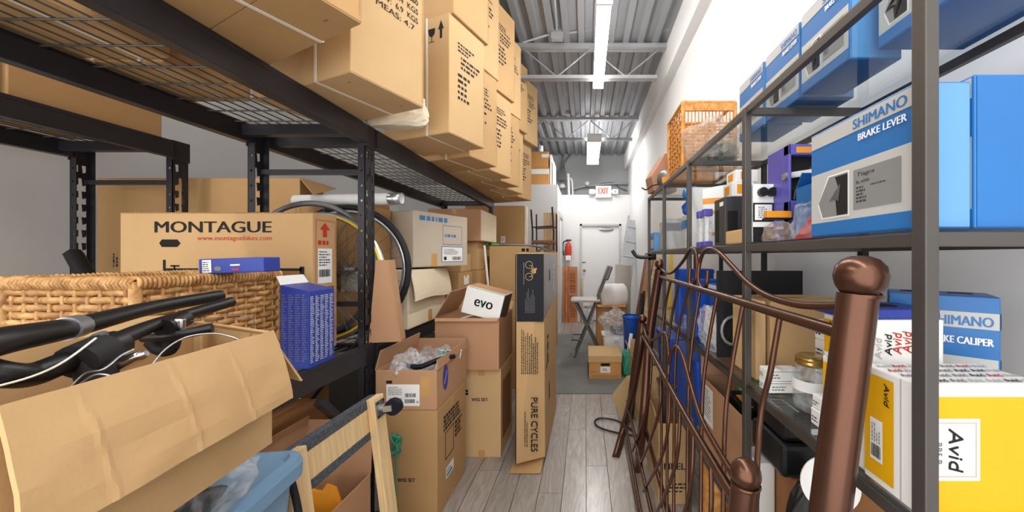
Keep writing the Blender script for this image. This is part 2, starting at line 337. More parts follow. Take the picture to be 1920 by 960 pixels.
# back partition with door opening, side partition and front of the small enclosed office
HB_ = 2.64; dx0, dx1, dz1 = -.12, .745, 2.03
struct(MB().box(-.5, 7.25, 0, dx0, 7.35, HB_).box(dx1, 7.25, 0, XR, 7.35, HB_).box(dx0, 7.25, dz1, dx1, 7.35, HB_).build('wall_back', 'wallwhite'))
struct(MB().box(XL, 6.2, 0, -.5, 6.28, HB_).build('wall_office_front', 'wallwhite'))
struct(MB().box(-.58, 6.28, 0, -.5, 7.35, HB_).build('wall_office_side', 'wallwhite'))
struct(MB().box(XL, 6.28, HB_-.06, -.58, 7.6, HB_-.01).build('ceiling_office', 'wallwhite'))
d1 = struct(MB().box(dx0+.045, 7.28, .008, dx1-.045, 7.32, dz1-.04).build('door_1', 'doorwhite'))
f = MB(); f.box(dx0, 7.235, 0, dx0+.045, 7.34, dz1); f.box(dx1-.045, 7.235, 0, dx1, 7.34, dz1); f.box(dx0, 7.235, dz1-.04, dx1, 7.34, dz1); f.build('door_frame', 'wallgrey', d1)
k = MB(); p = W(1093, 507, 7.22); k.cyl((p.x+.03, 7.28, p.z), (p.x+.03, 7.25, p.z), .012, 10); k.ball((p.x+.03, 7.235, p.z), .03, 12); k.build('door_knob', 'knobbrass', d1)
p = W(1137, 430, 7.25); MB().tube([(p.x+.14*math.cos(a), 7.262, p.z+.03*math.sin(a)) for a in [2*math.pi*i/16 for i in range(16)]], .008, 6, True).build('door_closer_arm', 'steelgrey', d1)
MB().box(p.x-.16, 7.255, p.z-.005, p.x+.12, 7.28, p.z+.02).build('door_closer', 'alloy', d1)
p = W(1093, 492, 7.25); MB().box(p.x-.05, 7.274, p.z-.012, p.x+.06, 7.28, p.z+.012).build('door_sign', 'steelgrey', d1)
d2 = struct(MB().box(-.505, 6.42, 0, -.495, 7.12, 2.1).build('door_2', 'doorwhite'))
MB().box(-.5, 6.34, 0, -.475, 6.42, 2.18).box(-.5, 7.12, 0, -.475, 7.2, 2.18).box(-.5, 6.42, 2.1, -.475, 7.12, 2.18).build('door_frame', 'wallgrey', d2)
struct(MB().box(-.5, 7.235, 0, dx0, 7.25, .1).box(dx1, 7.235, 0, XR, 7.25, .1).build('baseboard_back', 'whitepaint'))
struct(MB().box(.915, -1, 0, XR, 7.25, .1).build('baseboard_right', 'whitepaint'))
# ---- open web roof joists
def joist(y, label):
    th = thing('roof_joist', label, 'joist', (0, y, ZC), 0, None); x0, x1 = XL, .84; D = -.33
    MB().box(x0, -.045, -.045, x1, -.006, -.002).box(x0, .006, -.045, x1, .045, -.002).build('top_chord', 'joist', th)
    MB().box(x0+.3, -.035, D-.03, x1-.1, -.005, D+.004).box(x0+.3, .005, D-.03, x1-.1, .035, D+.004).build('bottom_chord', 'joist', th)
    x = .78; up = True; k = 0
    while x > x0+.5:
        xn = x-.36; a = (x, 0, -.03 if up else D); b = (xn, 0, D if up else -.03); MB().cyl(a, b, .008, 6).build('web_rod', 'joist', th); x = xn; up = not up
    return th
joist(3.62, 'grey open-web steel roof joist crossing above the long fluorescent strip light')
joist(5.52, 'grey open-web steel roof joist crossing beside the far short ceiling light')
# ---- ceiling lamps
def strip(label, x, y0, y1, z, wd, two=False):
    th = thing('strip_light', label, 'ceiling light', (x, (y0+y1)/2, z), 0); L = (y1-y0)/2; h = wd*.35
    MB().prism([(-wd*.36, -L, h), (wd*.36, -L, h), (wd*.36, -L, h+.05), (-wd*.36, -L, h+.05)], (0, 2*L, 0)).build('housing', 'lampbody', th, .003)
    MB().prism([(-wd/2, -L+.01, h), (-wd*.4, -L+.01, h*.3), (-wd*.15, -L+.01, 0), (wd*.15, -L+.01, 0), (wd*.4, -L+.01, h*.3), (wd/2, -L+.01, h)][::-1], (0, 2*L-.02, 0)).build('lens', 'lens', th)
    MB().box(-wd*.52, -L-.004, -.002, wd*.52, -L+.01, h+.05).build('end_cap', 'lampbody', th); MB().box(-wd*.52, L-.01, -.002, wd*.52, L+.004, h+.05).build('end_cap', 'lampbody', th)
    if two: MB().box(-wd*.54, -.025, -.004, wd*.54, -.005, h+.01).build('lens_joint', 'lampbody', th)
    for s in (-1, 1): MB().cyl((0, s*L*.8, h+.05), (0, s*L*.8, ZC-z), .004, 6).build('hanger_rod', 'joist', th)
strip('long white fluorescent strip light hanging under the near roof joist', .135, 1.25, 3.71, H+1.79, .105, True)
strip('short white fluorescent light near the exit sign wall', .14, 5.44, 6.78, H+1.79, .22)
strip('long white fluorescent strip light over the front end of the aisle', .135, -1.15, 1.05, H+1.79, .105, True)
strip('long white fluorescent strip light above the storage racks', -2.15, -.9, 1.6, ZC-.19, .105, True)
# ---- conduits and boxes on ceiling
def tubething(name, label, cat, pts, r, mat, smooth=True, group=None):
    P = [Vector(p) for p in pts]; o = P[0].copy(); o.z = min(p.z for p in P); q = [p-o for p in P]; return tag(MB().tube(cr(q, 5) if smooth else q, r, 6).build(name, mat, None, 0, o), label, cat, group)
zz = ZC-.02
tubething('conduit', 'thin grey conduit running along the ceiling deck to the square junction box', 'conduit', [W(1035, -60, 2.6)+Vector((0, 0, -.0)), W(1043, 45, 3.3), W(1044, 62, 3.45)], .011, 'joist')
tubething('conduit', 'thin grey sagging conduit from the junction box across to the right wall', 'conduit', [W(980, 80, 3.45), W(1030, 65, 3.45), W(1060, 62, 3.45), W(1120, 55, 3.45), W(1185, 48, 3.45), W(1250, 42, 3.45)], .011, 'joist')
for px, py, d, lb in ((1045, 64, 3.44, 'square grey junction box hanging under the near ceiling deck'), (1253, 46, 3.44, 'grey junction box at the top of the right wall'), (1062, 208, 5.4, 'small grey junction box by the far roof joist')):
    p = W(px, py, d); th = thing('junction_box', lb, 'junction box', (p.x, p.y, p.z-.06)); MB().box(-.055, -.03, 0, .055, .03, .11).build('body', 'joist', th, .004); MB().box(-.06, -.034, -.003, .06, -.03, .113).build('cover', 'joist', th); MB().cyl((0, 0, .11), (0, 0, ZC+.03-(p.z-.06)), .01, 6).build('hanger', 'joist', th)
tubething('conduit', 'thin grey conduit along the deck to the small far junction box', 'conduit', [W(1058, 205, 5.42), W(1050, 150, 4.6), W(1043, 95, 3.85), W(1043, 70, 3.5)], .011, 'joist', False)
# ---- electrical gear on the far grey wall
p = W(1051, 327, 7.5); th = thing('electrical_box', 'grey square electrical box on the far upper wall', 'electrical box', (p.x, 7.54, p.z-.12)); MB().box(-.11, -.06, 0, .11, .06, .2).build('body', 'wallfar', th, .005); MB().box(-.115, -.066, -.004, .115, -.06, .204).build('cover', 'steelgrey', th)
tubething('conduit', 'left dark conduit rising from the electrical box on the far wall', 'conduit', [W(1054, 318, 7.5), W(1054, 305, 7.5), W(1057, 288, 7.5)], .018, 'steelgrey')
tubething('conduit', 'right dark conduit bending away from the electrical box on the far wall', 'conduit', [W(1058, 318, 7.5), W(1058, 306, 7.5), W(1070, 290, 7.5), W(1071, 284, 7.5)], .018, 'steelgrey')
tubething('pipe', 'white vertical pipe standing on top of the partition wall by the electrical box', 'pipe', [W(1067, 371, 7.4), W(1066, 350, 7.4), W(1065, 326, 7.4)], .03, 'whitepaint', False)
tubething('pipe', 'small white elbow pipe beside the vertical white pipe', 'pipe', [W(1074, 372, 7.42), W(1073, 345, 7.42), W(1071, 336, 7.42), W(1066, 334, 7.42)], .018, 'whitepaint')
p = W(1053, 346, 7.4); th = thing('floodlight', 'small white cone lamp below the electrical box', 'lamp', (p.x, 7.53, p.z-.06)); MB().lathe([(.01, .12), (.025, .11), (.09, .05), (.06, .0), (.001, 0)], 16).build('shade', 'whitepaint', th); MB().cyl((0, 0, .12), (0, 0, .17), .012, 8).build('stem', 'steelgrey', th)
tubething('conduit', 'grey conduit running along the far wall above the exit sign', 'conduit', [W(1070, 356, 7.5), W(1092, 350, 7.5), W(1130, 346, 7.5), W(1155, 344, 7.5), W(1178, 344, 7.5)], .02, 'joist')
tubething('conduit', 'grey cable drooping on the far wall right of the exit sign', 'cable', [W(1125, 345, 7.56), W(1150, 343, 7.56), W(1162, 352, 7.56), W(1175, 357, 7.56)], .014, 'steelgrey')
p = W(1101, 345, 7.5); th = thing('round_junction_box', 'round grey junction box on the conduit above the door', 'junction box', (p.x, 7.46, p.z)); MB().cyl((0, -.02, 0), (0, .06, 0), .05, 16).build('body', 'joist', th); MB().cyl((0, -.028, 0), (0, -.02, 0), .042, 16).build('cover', 'steelgrey', th)
# ---- exit sign
p = W(1131.5, 360, 7.2); th = thing('exit_sign', 'white exit sign with red letters and two emergency lamp heads', 'exit sign', (p.x, 7.2, p.z-.12))
MB().box(-.16, -.04, 0, .16, .05, .24).build('body', 'whitepaint', th, .008)
pr = Print(th, (-.16, -.04, 0), (1, 0, 0), (0, 0, 1)); pr.text('EXIT', .055, .075, .205, .125, 'red', 1, .006); pr.done('lettering')
for s in (-1, 1):
    MB().box(s*.17-.015, -.02, .1, s*.17+.015, .02, .15).build('lamp_bracket', 'whitepaint', th); MB().box(s*.24-.06, -.06, .07, s*.24+.06, .03, .17).build('lamp_head', 'whitepaint', th, .015); MB().cyl((s*.24, -.06, .12), (s*.24, -.066, .12), .03, 12).build('lamp_lens', 'alloy', th)
# ---- floor mat
tag(MB().box(-.46, 3.42, 0, .62, 6.08, .009).build('floor_mat', 'mat', None, .003), 'large dark grey rubber mat on the aisle floor', 'mat')
# ================================================================== LEFT RACKS
ZU = 2.025; ZD = .908   # beam tops
def post(th, x, y, h, wx=.036, dy=.08, flip=1, ztop=None):
    "slotted upright: plain face towards the camera, teardrop slots on the aisle face"
    m = MB(); t = .003
    front = [(0, 0), (wx, 0), (wx, h), (0, h)]; pitch = .076; holes = []; k = .12
    while k < h-.1: holes.append([(wx/2+.006*math.cos(a), k+.007*math.sin(a)) for a in [2*math.pi*i/8 for i in range(8)]]); k += pitch
    m.holed(front, holes, Matrix.Translation((x, y, 0)) @ Matrix(((1, 0, 0, 0), (0, 0, 1, 0), (0, 1, 0, 0), (0, 0, 0, 1))), t)
    sideh = []; k = .1
    while k < h-.1:
        for o in (.018, .05): sideh.append([(o, k), (o+.014, k+.008), (o+.014, k+.045), (o-.004, k+.045)])
        k += pitch
    xs = x+wx if flip > 0 else x
    m.holed([(0, 0), (dy, 0), (dy, h), (0, h)], sideh, Matrix.Translation((xs-(t if flip > 0 else 0), y, 0)) @ Matrix(((0, 0, 1, 0), (1, 0, 0, 0), (0, 1, 0, 0), (0, 0, 0, 1))), t)
    m.box(x, y+dy-t, 0, x+wx, y+dy, h)
    o = m.build('upright', 'rackblack', th); MB().box(x-.002, y-.002, h, x+wx+.002, y+dy+.002, h+.008).build('cap', 'blackplastic', o, .003)
    MB().box(x-.012, y-.012, 0, x+wx+.02, y+dy+.012, .006).build('foot_plate', 'rackblack', o)
    for zb in (ZU, ZD): MB().box(x-.005 if flip < 0 else x+wx-.002, y-.006, zb-.11, (x+.002) if flip < 0 else x+wx+.005, y+dy+.006, zb+.005).build('beam_bracket', 'rackblack', o, .002)
def rack(label, xf, xb, ys, y_deck, lower=True):
    th = thing('storage_rack', label, 'storage rack', (0, 0, 0)); bw = .045
    for y in ys:
        post(th, xf-.05, y, ZU-.012); post(th, xb+.014, y, ZU-.012, flip=-1)
        for z in (1.78, 1.1, .25): MB().box(xb+.05, y+.03, z, xf-.05, y+.055, z+.025).build('frame_brace', 'rackblack', th)
        MB().tube([(xb+.05, y+.042, .3), (xf-.05, y+.042, .95)], .011, 6).build('diagonal_brace', 'rackblack', th)
    ends = [y_deck[0]]+list(ys)
    for i in range(len(ys)):
        pass
    segs = []
    pts = sorted(set([y_deck[0]]+[y+.04 for y in ys]+[y_deck[1]]))
    for a, b in zip(pts[:-1], pts[1:]):
        if b-a > .3: segs.append((a+.045 if any(abs(a-.04-y) < 1e-6 for y in ys) else a, b-.045 if any(abs(b-.04-y) < 1e-6 for y in ys) else b))
    for z in ([ZU, ZD] if lower else [ZU]):
        for a, b in segs:
            for x in (xf, xb):
                s = -1 if x == xf else 1; m = MB(); q = sorted((x, x+s*bw)); r = sorted((x, x+s*.03))
                m.box(q[0], a, z-.095, q[1], b, z-.02); m.box(*( (r[0], a, z-.02, r[1], b, z) )); m.build('beam', 'rackblack', th, .002)
            k = 1
            for j in range(k+1):
                y = a+.02+(b-a-.08)*j/k; MB().box(xb+bw, y, z-.075, xf-bw, y+.04, z-.022).build('deck_support', 'rackblack', th, .002)
            y = a+.01; c = 0; m = MB(); m2 = MB()
            while y < b: m.tube([(xb+.03, y, z-.016), (xf-.03, y, z-.016)], .0035, 5); y += .12
            m.build('deck_cross_wires', 'wire', th)
            x = xb+.05
            while x < xf-.03: m2.tube([(x, a, z-.0095), (x, b, z-.0095)], .003, 5); x += .052
            m2.build('deck_long_wires', 'wire', th)
        # knee brace under the lower beam
    return th
r1 = rack('long black steel rack with wire decks holding the bike cartons along the aisle', -1.1, -1.72, (1.75, 4.11), (-.62, 4.19))
MB().box(-.018, 0, 0, .018, .03, .42, Matrix.Translation((-1.13, 1.74, .42)) @ Matrix.Rotation(math.radians(42), 4, 'X')).build('knee_brace', 'rackblack', r1, .002)
r2 = rack('black steel rack against the grey left wall with a wire deck', -2.37, -2.99, (2.0,), (-.4, 2.05))
# ---------------------------------------------------------------- cartons hanging over the top deck edge
ZT = ZU+.002; ZB = ZD; ZD = ZB+.0012
G = 'printed export cartons on the top rack deck'
def topcarton(label, nf, wd, ln, yaw, z0, h, mat, seed, arrow=False, strap=True, words=None, pos=.5):
    a = math.radians(yaw); ux = Vector((math.cos(a), math.sin(a), 0)); uy = Vector((-math.sin(a), math.cos(a), 0))
    c = Vector((nf[0], nf[1], z0))-ux*ln/2+uy*wd/2
    th, dm = carton(label, c.x-ln/2, c.x+ln/2, c.y-wd/2, c.y+wd/2, z0, z0+h, mat, yaw, group=G, flapdir='x', tape=False, strap=strap)
    pr = face(th, dm, 'right')
    if words:
        n = len(words)
        for i, t in enumerate(words): pr.text(t, wd*.3, h*pos-i*.04, min(wd*.6, .02*len(t)), .024, 'ink', 1, .0005, skew=0)
    else:
        pr.lines(wd*.22, h*pos+.07, wd*.78, h*pos+.13, 3, 'ink', 1, seed, .5); pr.lines(wd*.3, h*pos-.02, wd*.85, h*pos+.06, 3, 'ink', 1, seed+5, .5)
        pr.lines(wd*.22, h*pos-.2, wd*.6, h*pos-.04, 5, 'ink', 1, seed+9, .5)
    pr.done()
    if arrow:
        pr = face(th, dm, 'front'); u = ln-.055; pr.arrow(u, h*.8, .04, .1, 'ink'); pr.poly([(u-.09, h*.9), (u-.04, h*.9), (u-.045, h*.85), (u-.06, h*.83), (u-.07, h*.83), (u-.085, h*.85)], 'ink', 1); pr.rect(u-.067, h*.79, u-.063, h*.83, 'ink', 1); pr.rect(u-.085, h*.785, u-.045, h*.79, 'ink', 1); pr.done()
    # staple marks on the bottom flaps
    pr = face(th, dm, 'bottom')
    for q in (.15, .85): pr.rect(ln*.86, wd*q, ln*.89, wd*q+.004, 'carddark', 1)
    pr.done('staple')
    # corner seam with stitched glue tab
    pr = face(th, dm, 'right'); pr.lines(wd-.012, .02, wd-.004, h-.02, 1, 'cardedge', 1, seed, .4, True); pr.done('glue_seam')
    return th
KG = ['10000C7831mm', '2 PCS', 'LOTC YB-7860', 'N.W:  4.4  KGS', 'G.W:  6.9  KGS', 'MEAS: 4.7']
topcarton('large kraft carton overhanging the rack nearest the front with a white strap underneath', (-.79, .68), .35, .62, -25, ZT, .62, 'card2', 1)
topcarton('kraft carton stencilled with weights in KGS, resting on the rack beam above the upright', (-.852, 1.256), .33, .62, -21.8, ZT, .66, 'card3', 2, words=KG, pos=.78)
bases = [(-.736, 1.87), (-.775, 2.315), (-.74, 2.685), (-.75, 3.065), (-.777, 3.455), (-.76, 3.905)]
lb = ['kraft carton with fragile-glass and arrow marks beside the wrapped beige bundle', 'kraft carton second along the printed row past the arrow carton', 'kraft carton third along the printed row past the arrow carton',
      'kraft carton fourth along the printed row past the arrow carton', 'kraft carton fifth along the printed row past the arrow carton', 'kraft carton at the far end of the lower printed row on the rack']
for i, (b, t) in enumerate(zip(bases, lb)): topcarton(t, b, .305, .62 if i else .48, -20+random.uniform(-1.5, 1.5), ZT, .65, 'card3' if i % 2 == 0 else 'card', 10+i, arrow=(i == 0), pos=.62)
lb2 = ['upper-layer kraft carton stacked on the arrow-marked carton', 'upper-layer kraft carton stacked second past the arrow carton', 'upper-layer kraft carton stacked third past the arrow carton', 'upper-layer kraft carton stacked fourth past the arrow carton', 'upper-layer kraft carton stacked fifth past the arrow carton', 'upper-layer kraft carton sticking out at the far end of the top row']
for i, (b, t) in enumerate(zip(bases, lb2)): topcarton(t, (b[0]+.02+.02*(i > 3)+.03*(i == 5), b[1]+.01), .31, .6, -19+random.uniform(-2, 2), ZT+.652, .70, 'card' if i % 2 == 0 else 'card3', 30+i, strap=False, pos=.6)
# wrapped bundle
crumple('cream wrapped bundle wedged between the weight-marked carton and the arrow carton', (-.99, 1.80, ZT), (.17, .055, .19), 'cream', 3, 'wrapped_bundle', 'bundle', .2, 16)
for lab, a in (('plain kraft carton deep on the top deck seen through the wire', (-1.70, -1.40, .74, 1.17)), ('plain kraft carton beside the frame seen through the wire deck', (-1.70, -1.45, 1.19, 1.5)), ('plain kraft carton near the front of the top deck seen through the wire', (-1.70, -1.38, .3, .68))):
    th, dm = carton(lab, a[0], a[1], a[2], a[3], ZT, ZT+.6, 'card', group=G, tape=False, strap=True)
    pr = face(th, dm, 'right'); pr.lines(.05, .15, .3, .35, 6, 'ink', 1, 5); pr.done()
for lab, a in (('kraft carton on the wall-side rack deck, nearest the grey wall end', (-2.93, -2.42, 1.45, 1.98)), ('kraft carton on the wall-side rack deck, strapped in white', (-2.93, -2.42, .85, 1.4))):
    carton(lab, a[0], a[1], a[2], a[3], ZT, ZT+.6, 'card2', group='cartons on the wall-side rack', tape=False, strap=True)
# ---------------------------------------------------------------- big plain bike carton behind
carton('tall plain carton standing on the floor under the big bike carton', -3.1, -1.85, 2.25, 2.5, 0, .93, 'card2')
th, dm = carton('large plain bike carton behind the second rack uprights', -3.13, -1.83, 2.22, 2.42, .932, 1.86, 'card2', flapdir='x')
pr = face(th, dm, 'front'); pr.lines(.1, .36, .14, .46, 2, 'ink', 1, 3, .5, True); pr.done()
MB().sheet((.65, -.1, .93), (.65, .1, .93), (.74, .1, .90), (.74, -.1, .82), .004).build('side_flap', 'card2', th)
# ---------------------------------------------------------------- branded folding bike carton
mx0, mx1, my0, my1 = (225-CX)*1.59/F, (586-CX)*1.59/F, 1.59, 1.745
th, dm = carton('kraft carton printed with large black brand lettering and a red web address', mx0, mx1, my0, my1, ZD, 1.36+82*1.59/F, 'card', flapdir='x', tape=False)
w, d, h = dm; q = 1.59/F
pr = face(th, dm, 'front'); X = lambda px: (px-225)*q; Z = lambda py: (1.36-ZD)-(py-480)*q
pr.text('MONTAGUE', X(291), Z(436), X(509)-X(291), Z(415)-Z(436), 'ink', 1, .0022); pr.text('www.montaguebikes.com', X(370), Z(453), X(510)-X(370), Z(442)-Z(453), 'inkred', 1)
pr.poly([(X(304), Z(449)), (X(333), Z(449)), (X(339), Z(456)), (X(333), Z(463)), (X(304), Z(463)), (X(299), Z(456))], 'inside', 1)
for a, b, c, e in ((306, 487, 311, 520), (326, 497, 329, 516), (320, 497, 337, 500), (311, 503, 372, 510), (490, 503, 566, 508), (490, 516, 566, 522), (562, 500, 571, 528)): pr.rect(X(a), Z(e), X(c), Z(b), 'ink', 1)
pr.rect(X(490), Z(516), X(562), Z(508), 'carddark', 1); pr.done()
pr = face(th, dm, 'right'); uu = lambda f: d*f; Z2 = lambda py: Z(py)
pr.ring(d*.12, .03, d*.93, h-.03, .002, 'inkred', 1); pr.arrow(d*.48, h-.11, d*.42, .07, 'inkred'); pr.lines(d*.2, h-.15, d*.85, h-.125, 1, 'inkred', 1, 3, .8)
pr.rect(d*.2, h-.33, d*.78, h-.165, 'paper', 0); pr.lines(d*.24, h-.25, d*.72, h-.175, 6, 'ink', 2, 4, .4); pr.barcode(d*.24, h-.3, d*.7, h-.265)
pr.text('MONTAGUE', d*.12, h-.365, d*.74, .018, 'ink', 1, .001)
for i in range(4): pr.rect(d*.12, h-.385-i*.055, d*.9, h-.383-i*.055, 'ink', 1); pr.lines(d*.14, h-.425-i*.055, d*.6, h-.39-i*.055, 3, 'ink', 1, 20+i, .35); pr.ring(d*.7, h-.41-i*.055, d*.78, h-.395-i*.055, .002, 'ink')
pr.lines(d*.12, .012, d*.85, .03, 1, 'ink', 1, 9, .8); pr.done()
# corrugated top edge
m = MB()
for i in range(90): m.box(-w/2+.004+i*(w-.008)/90, -d/2-.002, h-.005, -w/2+.004+(i+.55)*(w-.008)/90, -d/2, h-.0005)
m.build('corrugated_edge', 'cardedge', th)
# ---------------------------------------------------------------- blue printed box
bx = thing('blue_box', 'tall blue printed box with white instruction text against the branded carton', 'box', (-1.158, 1.45, ZD), 3)
MB().prism([(-.055, -.075, 0), (.055, -.075, 0), (.055, -.075, .31), (-.055, -.075, .335)], (0, .15, 0)).build('body', 'bluedeep', bx, .002)
pr = Print(bx, (-.055, -.075, 0), (1, 0, 0), (0, 0, 1))
for i in range(4): pr.lines(.006+i*.026, .03, .026+i*.026, .3, 30, 'inkgrey', 1, 40+i, .4)
pr.done()
pr = Print(bx, (.055, -.075, 0), (0, 1, 0), (0, 0, 1))
for i in range(5): pr.lines(.006+i*.028, .02, .028+i*.028, .29, 36, 'inkwhite', 1, 50+i, .4); pr.rect(.003+i*.028, .01, .0045+i*.028, .3, 'blue', 1)
pr.done(); MB().sheet((-.055, -.075, .335), (-.055, .075, .335), (-.075, .07, .37), (-.075, -.07, .37), .002).build('flap', 'paper', bx)
# ---------------------------------------------------------------- wicker basket
def basket(label, x0, x1, y0, y1, z0, z1, mat, nrows, stake, name='wicker_basket', gap=1., rimh=.03, rims=True, amp=.005):
    w, d, h = x1-x0, y1-y0, z1-z0; th = thing(name, label, 'basket', ((x0+x1)/2, (y0+y1)/2, z0)); per = []
    def loop(z, off, ph):
        pts = []; r = .02
        for (ax, ay, bx_, by, nx, ny) in ((-w/2, -d/2, w/2, -d/2, 0, -1), (w/2, -d/2, w/2, d/2, 1, 0), (w/2, d/2, -w/2, d/2, 0, 1), (-w/2, d/2, -w/2, -d/2, -1, 0)):
            L = math.hypot(bx_-ax, by-ay); n = max(2, int(L/stake))
            for i in range(n*3):
                t = .02+.96*i/(n*3-1) if n > 1 else .5; s = math.sin(math.pi*(t*n+ph))*off; pts.append((ax+(bx_-ax)*t+nx*s, ay+(by-ay)*t+ny*s, z+random.uniform(-.0015, .0015)))
        return pts
    rows = nrows; hh = (h-rimh)/rows
    for i in range(rows): MB().tube(loop((i+.5)*hh, amp, i % 2), hh*.5*gap, 6, True, flat=(.55, 1)).build('strand', mat, th)
    for (ax, ay, bx_, by) in ((-w/2, -d/2, w/2, -d/2), (w/2, -d/2, w/2, d/2), (w/2, d/2, -w/2, d/2), (-w/2, d/2, -w/2, -d/2)):
        L = math.hypot(bx_-ax, by-ay); n = max(2, int(L/stake))
        for i in range(n):
            t = .02+.96*(i+.5)/n if n else 0; MB().tube([(ax+(bx_-ax)*t, ay+(by-ay)*t, 0), (ax+(bx_-ax)*t, ay+(by-ay)*t, h-.01)], .005, 6).build('stake', mat, th)
        MB().tube([(ax, ay, 0), (ax, ay, h-.01)], .013, 8).build('corner_stake', mat, th)
    if rims:
        m = MB()
        for (ax, ay, bx_, by) in ((-w/2, -d/2, w/2, -d/2), (w/2, -d/2, w/2, d/2), (w/2, d/2, -w/2, d/2), (-w/2, d/2, -w/2, -d/2)):
            L = math.hypot(bx_-ax, by-ay); n = int(L/.011); dx, dy = (bx_-ax)/L, (by-ay)/L
            for i in range(n+1):
                s = i*L/n; c = Vector((ax+dx*s, ay+dy*s, h-rimh/2)); rr = rimh*.55+random.uniform(-.001, .001)
                m.tube([c+Vector((dy, -dx, 0))*rr*math.cos(a)*.8+Vector((0, 0, rr*math.sin(a)))+Vector((dx, dy, 0))*(.004*math.sin(a*.5)) for a in [2*math.pi*k/8 for k in range(8)]], .0055, 5, True)
        o = m.build('wrapped_rim', mat, th)
    MB().box(-w/2+.01, -d/2+.01, 0, w/2-.01, d/2-.01, .012).build('base', mat, th)
    return th
basket('light wicker basket with wrapped rim on the rack deck in front of the branded carton', -1.63, -1.26, .97, 1.42, ZD, 1.298, 'wicker', 17, .036)
MB()  # lining board keeps the weave from being see-through
# blue packet lying over the basket
a = W(430, 500, 1.16); th = thing('blue_packet', 'flat blue retail packet with white label lying across the wicker basket', 'packet', (a.x, 1.2, 1.303), 0, rot=(0, math.radians(-2), math.radians(4)))
w, d, h = .205, .07, .05; MB().box(-w/2, -d/2, 0, w/2, d/2, h).build('body', 'bluedeep', th, .003)
pr = face(th, (w, d, h), 'front'); pr.rect(.012, .004, .04, h-.004, 'paper', 0); pr.lines(.015, .007, .037, h-.008, 5, 'ink', 2, 2, .4)
pr.poly([(.06+.012*math.cos(t), .016+.008*math.sin(t)) for t in [i*.5 for i in range(12)]], 'inkgrey', 1); pr.rect(.1, .024, .13, .029, 'inkwhite', 1); pr.rect(.105, .009, .128, .015, 'inkred', 1); pr.done()
# black padded tube
tubething('padded_tube', 'black foam padded tube leaning between the wall rack and the basket', 'tube', [W(180, 560, 1.75), W(160, 515, 1.8), W(138, 476, 1.85)], .035, 'blackmatte', False)
# ================================================================== LEFT FOREGROUND
# open carton with handlebars
A = Vector((-.62, .36, 1.2)); B = Vector((-.668, .732, 1.2)); C = Vector((-.90, .80, 1.21)); D = Vector((-.96, .40, 1.21)); zb = .965
oc = thing('open_carton', 'wide open kraft carton of bicycle handlebars with a creased flap hanging over its side', 'open carton', (-.78, .57, zb)); O = Vector((-.78, .57, zb))
def wall(m, p, q, t=.005):
    p0 = Vector((p.x, p.y, zb)); q0 = Vector((q.x, q.y, zb)); m.sheet(p0-O, q0-O, q-O, p-O, t)
m = MB(); wall(m, A, B); wall(m, B, C); wall(m, C, D); wall(m, D, A); m.quad8([Vector((p.x, p.y, zb))-O for p in (A, B, C, D)], [Vector((p.x, p.y, zb+.005))-O for p in (A, B, C, D)]); m.build('body', 'card', oc)
# hanging flap, creased: a grid bent along creases
m = MB(); top0, top1, bot1, bot0 = A+Vector((.004, 0, .002)), B+Vector((.004, 0, .002)), Vector((-.628, .738, 1.058)), Vector((-.578, .352, 1.055)); v = []; nu, nv = 72, 10
from mathutils import noise
for j in range(nv+1):
    for i in range(nu+1):
        s, t = i/nu, j/nv; p = (top0*(1-s)+top1*s)*(1-t)+(bot0*(1-s)+bot1*s)*t; cz = .006*math.sin(t*math.pi)+.0016*sum(max(0, 1-abs(s-c0-.05*t)/.014) for c0 in (.16, .44, .7))*min(1, t*3)+.003*noise.noise(Vector((s*6, t*4, 1))); v.append(p+Vector((cz, 0, 0))-O)
f = [(j*(nu+1)+i, j*(nu+1)+i+1, (j+1)*(nu+1)+i+1, (j+1)*(nu+1)+i) for j in range(nv) for i in range(nu)]
m.add(v, f); k = m.build('side_flap', 'card', oc); sm = k.modifiers.new('thick', 'SOLIDIFY'); sm.thickness = .005
m = MB(); m.sheet(B-O, C-O, C-O+Vector((.03, .05, -.11)), B-O+Vector((.03, .05, -.12)), .004); m.build('end_flap', 'card2', oc)
m = MB(); m.sheet(C-O, D-O, D-O+Vector((-.12, .02, .04)), C-O+Vector((-.1, .02, .01)), .004); m.build('back_flap', 'card', oc)
m = MB(); m.sheet(C-O+Vector((.035, -.03, -.2)), C-O+Vector((.06, -.04, -.2)), C-O+Vector((.06, -.04, -.005)), C-O+Vector((.035, -.03, -.005)), .004); m.build('corner_strip', 'card3', oc)
def bar(name, label, pts, rr, mat='blackplastic'):
    P = [W(*p) for p in pts]; o = P[0].copy(); q = cr([p-o for p in P], 6); n = len(q); k = len(rr)-1
    R = [rr[min(int(i/(n-1)*k), k-1)]*(1-(i/(n-1)*k-min(int(i/(n-1)*k), k-1)))+rr[min(int(i/(n-1)*k), k-1)+1]*(i/(n-1)*k-min(int(i/(n-1)*k), k-1)) for i in range(n)]
    th = thing(name, label, 'handlebar', o); MB().tube(q, R, 14).build('tube', mat, th); return th, q, o
h1, q1, o1 = bar('handlebar', 'straight matte black handlebar with a silver band lying across the open carton', [(-60, 660, .42), (0, 640, .45), (140, 613, .55), (280, 578, .69), (413, 554, .84)], [.0185, .0185, .016, .0135, .0128])
p = W(134, 614, .545)-o1; dr = (W(150, 610, .56)-W(118, 618, .53)).normalized(); MB().tube([p-dr*.013, p+dr*.013], .0182, 16).build('silver_band', 'alloy', h1)
h2, q2, o2 = bar('handlebar', 'black handlebar with stem clamp and shiny brake lever in the open carton', [(-50, 690, .44), (10, 703, .455), (60, 702, .48), (110, 684, .505), (215, 640, .58), (300, 606, .665), (433, 566, .82)], [.0165, .0165, .0165, .0165, .0155, .0135, .0115, .0115])
